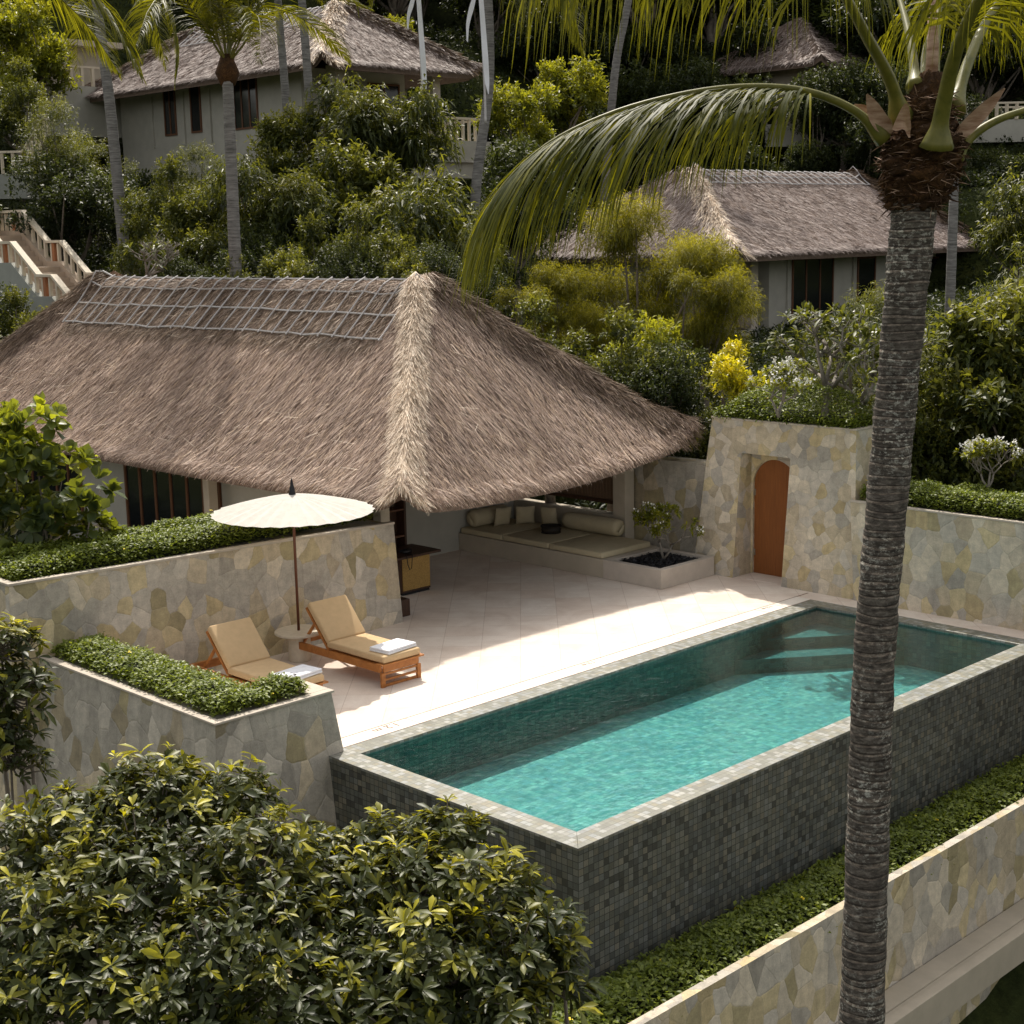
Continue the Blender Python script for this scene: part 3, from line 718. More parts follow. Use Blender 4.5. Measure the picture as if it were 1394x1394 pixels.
# ledge walkway below
wk = empty('ledge_walkway', (6, -1.4, -3), 'smooth beige concrete ledge running below the lower stone wall', 'walkway')
mb = MB()
mb.box(-2, 14, -1.46, -1.17, -3.3, -2.86).box(-2, 14, -1.52, -1.461, -3.3, -2.885).box(-2, 14, -1.66, -1.521, -3.3, -2.87)
mb.build('beam', 'beige_render', wk, bevel=.006)
for x in (8.6, 12.4):
    mb = MB(); mb.box(x, x+.4, -1.6, -1.26, -5.6, -3.301); mb.build('column', 'beige_render', wk)
# low paths under the foreground tree
mb = MB()
mb.hexa([(-2.9, 4, -3.9), (-1.9, 4, -3.9), (-1.9, 14, -3.0), (-2.9, 14, -3.0)], [(-2.9, 4, -3.7), (-1.9, 4, -3.7), (-1.9, 14, -2.8), (-2.9, 14, -2.8)])
mb.hexa([(-3.4, 3.99, -4.4), (-1.9, 3.99, -4.4), (-1.9, 0, -4.9), (-3.4, 0, -4.9)][::-1], [(-3.4, 3.99, -4.0), (-1.9, 3.99, -4.0), (-1.9, 0, -4.4), (-3.4, 0, -4.4)][::-1])
o = mb.build('path', 'path_stone'); prop(o, kind='structure')
# ------------------------------------------------------------------ main pavilion
mv = empty('thatched_villa', (8, 16, 0), 'open sided pavilion under the big brown thatched roof beside the pool terrace', 'villa')
def mlift(X, Y):
    u = (X-4.3)/7.45
    return .12*np.clip(1-u*3.5, 0, 1)**2+.42*np.clip((u-.42)/.58, 0, 1)**1.6*np.clip(1-(Y-7.8)/9, 0, 1)
RM = Roof(4.3, 11.75, 7.8, 26.7, 2.17, 5.72, 'Y', 3.75, 3.9, mlift, .20, .055)
rb = RM.base(mv, .22)
X, Y, k = RM.field(190000, .13)
RM.straws(X[k:], Y[k:], 'thatch', 'thatch_straw', rb, .30, .0105, .11, .018)
RM.straws(X[:k], Y[:k], 'eave_thatch', 'thatch_straw', rb, .28, .011, .2, .03)
RM.hipstraws(0, 0, 26000, 'hip_cap', 'thatch_hip', rb, .23, .30, .010, .5)
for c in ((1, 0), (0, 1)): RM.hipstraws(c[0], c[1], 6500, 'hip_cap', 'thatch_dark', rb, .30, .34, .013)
# fan of straw at the foot of the near hip
RM.hipstraws(0, 0, 1, 'loose_straw', 'thatch_hip', rb)
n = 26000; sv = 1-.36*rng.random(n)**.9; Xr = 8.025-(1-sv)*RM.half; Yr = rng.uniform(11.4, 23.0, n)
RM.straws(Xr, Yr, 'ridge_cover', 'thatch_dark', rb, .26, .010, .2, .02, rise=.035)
RM.rods(rb, -1, 26)
# stray golden straws
X = rng.uniform(4.5, 7.8, 900); Y = rng.uniform(8.2, 24, 900)
RM.straws(X, Y, 'loose_straw', 'thatch_hip', rb, .30, .008, .9, .10, rise=.05)

mb = MB(); mb.box(5.35, 5.55, 12.3, 25.6, -.4, 2.45).box(5.56, 11.5, 12.3, 12.5, 0, 2.75).box(11.3, 11.5, 12.51, 25.6, -.4, 2.45).box(5.56, 11.29, 25.4, 25.6, -.4, 2.4)
mb.box(5.55, 7.15, 11.1, 11.25, 0, 2.6)
mb.build('wall', 'house_plaster', mv)
# windows on the west wall
def window(parent, plane, c, a0, a1, z0, z1, nm=2, sgn=-1, mat='window_wood', trans=()):
    """timber window on the plane X=c or Y=c, with mullions"""
    def bx(mb, o0, o1, p0, p1, q0, q1):
        if plane == 'X': mb.box(min(c+sgn*o0, c+sgn*o1), max(c+sgn*o0, c+sgn*o1), p0, p1, q0, q1)
        else: mb.box(p0, p1, min(c+sgn*o0, c+sgn*o1), max(c+sgn*o0, c+sgn*o1), q0, q1)
    fw = .07
    mb = MB(); bx(mb, .002, .05, a0, a1, z1-fw, z1); bx(mb, .002, .05, a0, a1, z0, z0+fw); bx(mb, .002, .05, a0, a0+fw, z0+fw, z1-fw); bx(mb, .002, .05, a1-fw, a1, z0+fw, z1-fw)
    for k in range(1, nm):
        a = a0+(a1-a0)*k/nm; bx(mb, .004, .045, a-.035, a+.035, z0+fw, z1-fw)
    for q in trans: bx(mb, .004, .04, a0+fw, a1-fw, q, q+.04)
    o = mb.build('window', mat, parent)
    mb = MB(); bx(mb, .003, .02, a0+fw*.5, a1-fw*.5, z0+fw*.5, z1-fw*.5); mb.build('pane', 'dark_glass', o)
window(mv, 'X', 5.35, 14.5, 18.1, .1, 2.0, 6); window(mv, 'X', 5.35, 20, 23.4, .1, 2.0, 6)
for (x, y) in ((4.86, 9.02), (11.2, 9.12), (11.2, 7.9+14), (4.86, 14.2)):
    if y > 14 or True:
        mb = MB(); mb.box(x, x+.28 if x > 6 else x+.2, y, y+.32 if x > 6 else y+.2, .0, 2.5); mb.build('pillar', 'beige_render', mv, bevel=.008)
mb = MB(); mb.box(5.08, 5.36, 8.92, 9.2, .001, .30); mb.build('plinth', 'dark_wood', mv, bevel=.01)
for a, b_ in (((4.9, 9.05, 2.42), (11.4, 9.05, 2.42)), ((5.0, 9.2, 2.42), (5.0, 25, 2.42)), ((11.35, 9.2, 2.42), (11.35, 25, 2.42))):
    mb = MB(); mb.beam(a, b_, .14, .18); mb.build('eave_beam', 'dark_wood', mv)
# ledge and rolled blind behind the daybed
mb = MB(); mb.box(11.22, 11.5, 9.46, 12.29, 0, .84); mb.build('back_ledge', 'beige_render', mv)
mb = MB()
for k in range(34): mb.box(11.36, 11.385, 9.47+k*.083, 9.47+k*.083+.070, 1.12, 2.45)
mb.box(11.385, 11.40, 9.46, 12.29, 1.10, 2.45)
mb.build('slatted_blind', 'blind_wood', mv)
mb = MB(); mb.box(11.33, 11.42, 9.46, 12.29, 1.03, 1.10); mb.build('blind_rail', 'dark_wood', mv)

# daybed platform
db = empty('daybed_platform', (10.4, 9.5, 0), 'low beige masonry daybed platform with a planter box at its near end', 'daybed')
mb = MB(); mb.box(9.6, 11.21, 8.28, 12.29, .001, .36); mb.build('platform', 'beige_render', db, bevel=.008)
mb = MB(); ring(mb, 9.60, 11.16, 6.86, 8.277, .13, .001, .36); mb.build('planter_box', 'beige_top', db, bevel=.006)
mb = MB(); mb.box(9.73, 11.03, 6.99, 8.147, .05, .30); mb.build('gravel_bed', 'black_gravel', db)
n = 1500; Pp = np.stack([rng.uniform(9.76, 11.0, n), rng.uniform(7.02, 8.12, n), rng.uniform(.295, .32, n)], -1)
V, fc = leafverts(Pp, rvec(n)*np.array([1, 1, .25]), rvec(n)*.5+np.array([0, 0, 1.]), .06, .045, 0)
npmesh('pebbles', V, fc, rng.random(n), 'black_gravel', db)

def cushion(x0, x1, y0, y1, z0, z1, name, label, cat, group, mat='cushion_cream'):
    mb = MB(); mb.box(x0, x1, y0, y1, z0, z1)
    o = mb.build(name, mat, None, bevel=.03, seg=4, origin=((x0+x1)/2, (y0+y1)/2, z0), smooth=True); prop(o, label, cat, group)
    mb = MB(); e = .004
    pts = [(x0+.02, y0+.02), (x1-.02, y0+.02), (x1-.02, y1-.02), (x0+.02, y1-.02)]
    for zz in (z0+.014, z1-.014):
        for i in range(4):
            p, q = pts[i], pts[(i+1) % 4]
            s = .016
            nx_, ny_ = [(0, -1), (1, 0), (0, 1), (-1, 0)][i]
            mb.tube([(p[0]+nx_*s, p[1]+ny_*s, zz), (q[0]+nx_*s, q[1]+ny_*s, zz)], e, 5)
    mb.build('piping', mat, o)
    return o
cushion(9.63, 11.05, 8.33, 9.72, .362, .475, 'seat_cushion', 'cream seat cushion nearest the planter box on the daybed', 'cushion', 'seat cushions on the daybed')
cushion(9.63, 11.05, 9.74, 11.03, .362, .475, 'seat_cushion', 'middle cream seat cushion of the daybed, under the dark basket', 'cushion', 'seat cushions on the daybed')
cushion(9.63, 11.05, 11.05, 12.26, .362, .475, 'seat_cushion', 'cream seat cushion at the wall end of the daybed', 'cushion', 'seat cushions on the daybed')
def bolster(p, q, r, label):
    p, q = Vector(p), Vector(q); d = (q-p)
    prof = [(0, .02), (.6, 0), (.88, .02), (.98, .07), (1.0, .15), (1.0, .5), (1.0, .85), (.98, .93), (.88, .98), (.6, 1), (0, .98)]
    mb = MB(); mb.tube([tuple(p+d*t) for _, t in prof], [max(a*r, .01) for a, _ in prof], 20)
    o = mb.build('bolster', 'cushion_cream', None, smooth=True, origin=tuple(p)); return prop(o, label, 'bolster', 'bolsters on the daybed')
bolster((11.0, 9.05, .65), (11.0, 10.55, .65), .175, 'long cream bolster along the back of the daybed, under the slatted blind')
bolster((9.75, 12.06, .66), (10.75, 12.06, .66), .18, 'shorter cream bolster against the left wall of the daybed')
def pillow(c, rot, sz, label):
    n = 9; mb = MB(); vs = []; fs = []
    for sgn in (1, -1):
        for i in range(n):
            for j in range(n):
                u, v = i/(n-1)*2-1, j/(n-1)*2-1
                th = .085*sgn*((1-u**4)*(1-v**4))**.5
                k = 1-.07*(1-abs(u))*abs(v)**3-.07*(1-abs(v))*abs(u)**3
                vs.append((u*sz/2*k, th, v*sz/2*k+sz/2))
        o_ = 0 if sgn == 1 else n*n
        for i in range(n-1):
            for j in range(n-1):
                q = (o_+i*n+j, o_+(i+1)*n+j, o_+(i+1)*n+j+1, o_+i*n+j+1); fs.append(q if sgn == -1 else q[::-1])
    mb.add(vs, fs); o = mb.build('throw_pillow', 'cushion_cream', None, smooth=True, uv=False)
    o.location = c; o.rotation_euler = rot
    return prop(o, label, 'pillow', 'square pillows on the daybed')
pillow((10.35, 11.78, .475), (math.radians(14), 0, math.radians(-8)), .40, 'square cream pillow leaning beside the shorter bolster')
pillow((10.78, 11.52, .475), (math.radians(14), 0, math.radians(-38)), .40, 'square cream pillow in the corner, second from the shorter bolster')
pillow((11.0, 11.0, .475), (math.radians(12), 0, math.radians(-80)), .40, 'square cream pillow between the corner pillow and the long bolster')
bk = empty('woven_basket', (10.45, 10.45, .475), 'dark woven round tray basket on the middle cushion', 'basket')
mb = MB(); r1 = .20
mb.lathe([(r1*.9, .0), (r1, .06), (r1*.97, .13), (r1*.9, .13), (r1*.86, .03)], (10.45, 10.45, .477), 28); mb.build('body', 'basket_dark', bk, smooth=True)
mb = MB()
for zz, rr in ((.135, 1.04), (.0, .95)):
    mb.tube([(10.45+r1*rr*math.cos(a), 10.45+r1*rr*math.sin(a), .477+zz) for a in np.linspace(0, 2*PI, 33)], .013, 6)
mb.build('rim', 'basket_dark', bk, smooth=True)

# cabinet with woven panel
cb = empty('bar_cabinet', (6.5, 10.4, 0), 'small cabinet with golden woven front panel and dark top behind the wall end', 'cabinet')
mb = MB(); mb.box(6.17, 6.86, 10.09, 10.75, .05, .70); mb.build('carcass', 'dark_wood', cb)
mb = MB(); mb.box(6.19, 6.84, 10.07, 10.089, .09, .69); mb.build('woven_panel', 'rattan_panel', cb)
mb = MB(); mb.box(6.20, 6.84, 10.10, 10.74, .001, .05); mb.build('plinth', 'black_paint', cb)
mb = MB(); mb.box(5.75, 7.05, 9.98, 10.80, .701, .745); mb.build('top', 'dark_wood', cb, bevel=.005)
tc = empty('tall_cupboard', (6.4, 10.95, 0), 'tall dark wooden cupboard with open shelves behind the small cabinet', 'cupboard')
mb = MB(); mb.box(5.62, 6.95, 11.04, 11.09, 0, 2.2).box(5.62, 5.67, 10.82, 11.039, 0, 2.2).box(6.9, 6.95, 10.82, 11.039, 0, 2.2).box(6.26, 6.30, 10.82, 11.039, 0, 2.2)
mb.build('carcass', 'dark_wood', tc)
for z in (.9, 1.4, 1.9):
    mb = MB(); mb.box(5.671, 6.259, 10.83, 11.038, z, z+.03).box(6.301, 6.899, 10.83, 11.038, z, z+.03); mb.build('shelf', 'window_wood', tc)
bn = empty('binoculars', (6.35, 10.2, .745), 'black binoculars with a hanging strap on the small cabinet', 'binoculars')
for dy in (-.045, .045):
    mb = MB(); mb.tube([(6.28, 10.2+dy, .79), (6.33, 10.2+dy, .79), (6.37, 10.2+dy, .79), (6.46, 10.2+dy, .79)], [.022, .026, .036, .04], 14); mb.build('barrel', 'black_paint', bn, smooth=True)
mb = MB(); mb.box(6.34, 6.41, 10.17, 10.23, .78, .80); mb.build('bridge', 'black_paint', bn)
mb = MB(); mb.tube([(6.30, 10.15, .78), (6.22, 10.02, .765), (6.21, 9.965, .73), (6.22, 9.96, .6), (6.26, 9.96, .5), (6.31, 9.96, .52), (6.33, 9.96, .7), (6.35, 9.97, .755), (6.38, 10.12, .76)], .008, 6); mb.build('strap', 'black_paint', bn, smooth=True)

# ------------------------------------------------------------------ loungers
def make_lounger(loc, label):
    r = empty('sun_lounger', loc, label, 'sun lounger', 'teak sun loungers on the terrace')
    O = (0, 0, 0); w_ = .375
    mb = MB()
    for s in (-1, 1): mb.box(min(s*w_, s*(w_-.045)), max(s*w_, s*(w_-.045)), -.955, 1.25, .22, .335)
    mb.box(-w_+.046, w_-.046, 1.20, 1.25, .22, .335).box(-w_+.046, w_-.046, -1.0+.01, -.955, .22, .335)
    mb.build('frame', 'teak', r, origin=O, bevel=.004)
    mb = MB(); mb.box(-w_-.03, w_+.03, -1.05, -.90, .337, .36); mb.build('foot_board', 'teak', r, origin=O, bevel=.004)
    for x in (-w_, w_-.07):
        mb = MB(); mb.box(x, x+.07, -1.0, -.957, 0, .219); mb.build('leg', 'teak', r, origin=O, bevel=.004)
        mb = MB(); mb.box(x, x+.07, 1.10, 1.17, 0, .219); mb.build('leg', 'teak', r, origin=O, bevel=.004)
    mb = MB()
    for z in (.02, .105, .19): mb.box(-w_+.071, w_-.071, -.99, -.965, z-.012 if z > .05 else .005, z+.025 if z < .1 else z+.02)
    mb.build('foot_slats', 'teak', r, origin=O, bevel=.003)
    mb = MB()
    for k in range(13): mb.box(-w_+.047, w_-.047, -.9+k*.1, -.9+k*.1+.07, .30, .325)
    mb.build('seat_slats', 'teak', r, origin=O)
    cu = MB(); cu.box(-.355, .355, -1.03, .31, .362, .468); cu.build('seat_cushion', 'cushion_tan', r, origin=O, bevel=.028, seg=4, smooth=True)
    a = math.radians(48)
    def rotb(x0, x1, l0, l1, t0, t1, name, mat, **kw):
        c_, s_ = math.cos(a), math.sin(a); P0 = Vector((0, .30, .37))
        def q(x, l, t): return (x, P0.y+l*c_-t*s_, P0.z+l*s_+t*c_)
        mb = MB(); mb.hexa([q(x0, l0, t0), q(x1, l0, t0), q(x1, l1, t0), q(x0, l1, t0)], [q(x0, l0, t1), q(x1, l0, t1), q(x1, l1, t1), q(x0, l1, t1)])
        return mb.build(name, mat, r, origin=O, **kw)
    rotb(-.355, .355, .035, .74, .022, .13, 'back_cushion', 'cushion_tan', bevel=.028, seg=4, smooth=True)
    rotb(-.36, .36, -.05, .72, -.022, .018, 'back_board', 'teak', bevel=.004)
    for x in (-.3, .3): mb = MB(); mb.beam((x, .62, .70), (x, .95, .33), .03, .04); mb.build('back_support', 'teak', r, origin=O)
    return r
make_lounger((2.675, 7.0, 0), 'teak sun lounger with tan cushion nearer the pavilion, white towel on its foot')
r2 = make_lounger((.875, 6.97, 0), 'teak sun lounger with tan cushion on the left, partly hidden by the parapet hedge')
def towel(c, rz, label):
    mb = MB()
    O = (0, 0, 0)
    mb.box(-.30, .30, -.20, .20, 0, .034); 
    o = mb.build('folded_towel', 'white_cloth', None, bevel=.016, seg=4, smooth=True); prop(o, label, 'towel', 'folded white towels on the loungers')
    o.location = c; o.rotation_euler = (0, 0, rz)
    mb = MB(); mb.box(-.295, .298, -.195, .198, .035, .066); u = mb.build('towel_fold', 'white_cloth', o, bevel=.015, seg=4, smooth=True, origin=O)
    return o
towel((2.71, 6.22, .470), .10, 'folded white towel on the foot of the lounger nearer the pavilion')
towel((.93, 6.17, .470), .12, 'folded white towel on the left lounger, with dark sunglasses on it')
sg = empty('sunglasses', (.72, 5.98, .54), 'small pair of dark sunglasses lying on the left white towel', 'sunglasses')
for x in (-.035, .035):
    mb = MB(); mb.lathe([(.001, 0), (.026, 0), (.028, .004), (.001, .006)], (.72+x, 5.98, .555), 14); mb.build('lens', 'black_paint', sg)
    mb = MB(); mb.tube([(.72+x*1.8, 5.98, .558), (.72+x*1.8, 6.10, .556), (.72+x*1.7, 6.13, .542)], .003, 5); mb.build('temple', 'black_paint', sg)

# ------------------------------------------------------------------ side table and parasol
px_, py_ = 2.41, 8.12
tb = empty('side_table', (px_, py_, 0), 'round pale stone side table between the two loungers, around the parasol pole', 'table')
mb = MB(); mb.lathe([(.02, .43), (.36, .43), (.375, .44), (.375, .465), (.365, .475), (.02, .475)], (px_, py_, 0), 40); mb.build('table_top', 'ceramic_tan', tb, smooth=False)
mb = MB(); mb.lathe([(.165, .001), (.175, .02), (.175, .429)], (px_, py_, 0), 32); mb.build('pedestal', 'ceramic_tan', tb)
um = empty('parasol', (px_, py_, .475), 'open round cream paper parasol with brown pole and black finial', 'parasol')
mb = MB(); mb.tube([(px_, py_, .476), (px_, py_, 2.66)], .022, 12); mb.build('pole', 'teak_pole', um, smooth=True)
NR = 28; R_ = 1.25; K = 8
def cz(r, mid=0): return 2.345+.265*(1-(r/R_)**1.35)-.034*mid*(r/R_)
mb = MB(); vs = []; fs = []
for k in range(NR*2):
    a = PI*k/NR; mid = k % 2
    for j in range(K):
        r = .035+(R_*(1-.035*mid)-.035)*j/(K-1)
        vs.append((px_+r*math.cos(a), py_+r*math.sin(a), cz(r, mid)))
for k in range(NR*2):
    k2 = (k+1) % (NR*2)
    for j in range(K-1): fs.append((k*K+j, k*K+j+1, k2*K+j+1, k2*K+j))
mb.add(vs, fs); mb.build('canopy', 'umbrella_paper', um)
mb = MB()
for k in range(NR):
    a = 2*PI*k/NR
    mb.tube([(px_+r*math.cos(a), py_+r*math.sin(a), cz(r)-.012) for r in (.04, .5, .9, R_*.99)], .006, 4)
    mb.tube([(px_+.04*math.cos(a), py_+.04*math.sin(a), 2.25), (px_+.62*math.cos(a), py_+.62*math.sin(a), cz(.62)-.02)], .005, 4)
mb.build('rib_frame', 'dark_wood', um)
mb = MB(); mb.lathe([(.05, 2.59), (.055, 2.62), (.042, 2.66), (.040, 2.70), (.028, 2.73), (.022, 2.79), (.012, 2.83), (.004, 2.86)], (px_, py_, 0), 16); mb.build('finial', 'black_paint', um, smooth=True)

# ------------------------------------------------------------------ railings, villas on the hill, stairs
def balustrade(pts, h=.85, name='balustrade', parent=None, label=None, group=None, gap=.32, post=.09, rail=.14, slab=None):
    root = parent or empty(name, pts[0], label, 'balustrade', group)
    mb = MB(); mp_ = MB()
    for p, q in zip(pts[:-1], pts[1:]):
        p, q = Vector(p), Vector(q); L = (q-p).length
        mb.beam(tuple(p+Vector((0, 0, h))), tuple(q+Vector((0, 0, h))), rail, .08)
        n = max(1, int(L/gap))
        for k in range(n+1):
            c = p+(q-p)*k/n; mp_ = MB(); mp_.box(c.x-post/2, c.x+post/2, c.y-post/2, c.y+post/2, c.z, c.z+h-.041); mp_.build('baluster', 'cream_paint', root)
    mb.build('rail', 'cream_paint', root)
    return root

# villa on the hill, upper left
va = empty('thatched_villa', (27, 42, 9.5), 'grey walled thatched villa higher up the slope at the upper left, with three tall windows', 'villa')
RA = Roof(23.1, 30.7, 33.6, 50.8, 12.62, 15.32, 'Y', 3.9, 4.2, lambda X, Y: .15*np.clip(1-(X-23.1)/3, 0, 1)*0, .22, .06)
rb = RA.base(va, .28, .3)
X, Y, k = RA.field(70000, .2)
RA.straws(X, Y, 'thatch', 'thatch_far', rb, .34, .02, .13, .02)
RA.hipstraws(0, 0, 5000, 'hip_cap', 'thatch_hip', rb, .42, .45, .03); RA.hipstraws(1, 0, 2500, 'hip_cap', 'thatch_dark', rb, .3, .4, .03); RA.hipstraws(0, 1, 2500, 'hip_cap', 'thatch_dark', rb, .3, .4, .03)
RA.rods(rb, -1, 22, r=.025)
mb = MB(); mb.box(24.4, 29.5, 36.6, 49.6, 9.2, 12.7); mb.build('wall', 'house_plaster', va)
mb = MB(); mb.box(24.1, 31.6, 33.9, 36.6, 9.2, 10.02).box(24.3, 31.4, 34.1, 49.8, 8.6, 9.2); mb.build('plinth', 'house_plaster', va)
for a, b_, nm in (((222, 122), (242, 184), 2), ((258, 120), (276, 180), 1), ((317, 110), (353, 174), 3)):
    p, q = at(a[0], a[1]-4, X=24.4), at(b_[0], b_[1], X=24.4)
    window(va, 'X', 24.4, q[1], p[1], q[2], p[2], nm)
for a in (251, 287, 208):
    p = at(a, 150, X=24.4); mb = MB(); mb.box(24.32, 24.399, p[1]-.04, p[1]+.04, 10.3, 12.4); mb.build('wall_trim', 'house_plaster', va)
for x in (24.6, 29.3):
    mb = MB(); mb.box(x-.2, x+.2, 34.5, 34.9, 10.021, 12.35).box(x-.28, x+.28, 34.42, 34.98, 12.351, 12.6); mb.build('pillar', 'beige_top', va)
window(va, 'Y', 36.6, 25.4, 27.0, 10.05, 12.3, 2, mat='dark_wood'); window(va, 'Y', 36.6, 27.6, 29.2, 10.05, 12.3, 2)
balustrade([(24.9, 34.0, 10.02), (31.5, 34.0, 10.02), (31.5, 36.5, 10.02)], .85, parent=va)

# villa on the right
vb = empty('thatched_villa', (38, 26, 2.3), 'grey walled villa with violet grey thatch half hidden behind the foreground palm trunk', 'villa')
RB = Roof(30.2, 47.4, 20.85, 31.4, 5.62, 8.72, 'X', 4.4, 2.6, None, .24, .06)
rb = RB.base(vb, .28, .3)
X, Y, k = RB.field(70000, .2)
RB.straws(X, Y, 'thatch', 'thatch_far', rb, .32, .019, .13, .02)
RB.hipstraws(0, 0, 5000, 'hip_cap', 'thatch_hip', rb, .38, .4, .026); RB.hipstraws(1, 0, 2500, 'hip_cap', 'thatch_dark', rb, .3, .4, .03)
RB.rods(rb, -1, 24, r=.025, rows=(.975, .88, .80))
mb = MB(); mb.box(34.2, 45.8, 22.3, 30.2, 2.0, 5.8).box(31.0, 34.2, 25.5, 30.2, 2.0, 5.8); mb.build('wall', 'house_plaster', vb)
mb = MB(); mb.box(31.2, 46.2, 21.9, 22.299, 1.2, 2.9).box(31.2, 34.199, 22.3, 25.499, 1.2, 2.9); mb.build('plinth', 'house_plaster', vb)
for a, b_, nm in (((1078, 356), (1133, 430), 3), ((1167, 354), (1190, 418), 1), ((1262, 354), (1290, 410), 1)):
    p, q = at(a[0], a[1]-4, Y=22.3), at(b_[0], b_[1], Y=22.3)
    window(vb, 'Y', 22.3, p[0], q[0], q[2], min(p[2], 5.7), nm)
for a in (1071, 1160, 1210, 1241):
    p = at(a, 400, Y=22.3); mb = MB(); mb.box(p[0]-.05, p[0]+.05, 22.22, 22.299, 2.95, 5.6); mb.build('wall_trim', 'house_plaster', vb)
mb = MB(); mb.box(31.5, 31.95, 22.2, 22.65, 2.901, 5.4).box(33.0, 33.4, 22.2, 22.6, 2.901, 5.4); mb.build('pillar', 'beige_top', vb)
jar = MB(); jar.lathe([(.10, 2.9), (.26, 3.0), (.30, 3.2), (.2, 3.38), (.16, 3.42), (.19, 3.46)], (32.5, 22.15, .001), 20)
o = jar.build('stone_jar', 'path_stone', None, smooth=True, origin=(32.5, 22.15, 2.9)); prop(o, 'round grey stone jar on the porch edge of the right hand villa', 'jar')

# high villa, top right, mostly hidden
pc = at(1068, 92, D=70)
vc = empty('thatched_villa', (pc[0]+3, pc[1]+3, pc[2]-2), 'small distant thatched roof peeping out above the arching palm frond, top right', 'villa')
RC = Roof(pc[0], pc[0]+8, pc[1]-2, pc[1]+5, pc[2]+.2, pc[2]+2.6, 'X', 3.4, 3.4, None, .2, .05)
rb = RC.base(vc, .28, .4); X, Y, k = RC.field(9000, .2); RC.straws(X, Y, 'thatch', 'thatch_far', rb, .4, .04, .2)
mb = MB(); mb.box(pc[0]+1.2, pc[0]+7, pc[1]-.8, pc[1]+4, pc[2]-4, pc[2]+.4); mb.build('wall', 'beige_render', vc)
p0, p1, p2 = at(1042, 172, D=69), at(1130, 170, D=69), at(1480, 146, D=69)
p0[2] = p1[2] = p2[2] = (p1[2]+p2[2])/2-.2
t3 = empty('terrace_walkway', tuple(p0), 'long pale elevated walkway with cream balustrade at the right edge, behind the palm crown', 'walkway')
fw_ = np.array([_d[0], _d[1], 0])
mb = MB(); mb.hexa([tuple(p0-[0, 0, 1.0]), tuple(p2-[0, 0, 1.0]), tuple(p2+fw_*3-[0, 0, 1.0]), tuple(p0+fw_*3-[0, 0, 1.0])], [tuple(p0), tuple(p2), tuple(p2+fw_*3), tuple(p0+fw_*3)])
mb.build('slab', 'house_plaster', t3)
balustrade([tuple(p0), tuple(p2)], .75, parent=t3, gap=.45, post=.12)
balustrade([tuple(p0+fw_*2.8), tuple(p2+fw_*2.8)], .75, parent=t3, gap=.6)
# upper left fragments
p0, p1 = at(-40, 238, D=56), at(34, 238, D=56); p1[2] = p0[2]
bq = balustrade([tuple(p0), tuple(p1), tuple(p1+np.array([-.2, -2.4, 1.2]))], .8, 'balustrade', None, 'cream landing railing at the left edge, above the staircase', None, .4)
mb = MB(); q0, q1 = p0+fw_*1.6, p1+fw_*1.6
mb.hexa([tuple(p0-[0, 0, .9]), tuple(p1-[0, 0, .9]), tuple(q1-[0, 0, .9]), tuple(q0-[0, 0, .9])], [tuple(p0), tuple(p1), tuple(q1), tuple(q0)]); mb.build('landing', 'stair_grey', bq)
pc = at(70, 95, D=66)
vd = empty('hill_pavilion', (pc[0], pc[1], pc[2]-3), 'cream pavilion corner and railing glimpsed between trees at the top left', 'pavilion')
mb = MB(); mb.box(pc[0]-1.0, pc[0]+2.5, pc[1]-.2, pc[1]+2.5, pc[2]-3.5, pc[2]+1.0); mb.build('wall', 'beige_render', vd)
mb = MB(); mb.box(pc[0]-1.6, pc[0]+3.1, pc[1]-.9, pc[1]+3.0, pc[2]+1.001, pc[2]+1.25); mb.build('roof', 'cap_stone', vd)
mb = MB(); mb.box(pc[0]-2.6, pc[0]+2.7, pc[1]-2.6, pc[1]-.201, pc[2]-3.0, pc[2]-.9); mb.build('plinth', 'house_plaster', vd)
balustrade([(pc[0]-2.5, pc[1]+2, pc[2]-.9), (pc[0]-2.5, pc[1]-2.5, pc[2]-.9), (pc[0]+2.6, pc[1]-2.5, pc[2]-.9)], .8, parent=vd, gap=.5, post=.12)

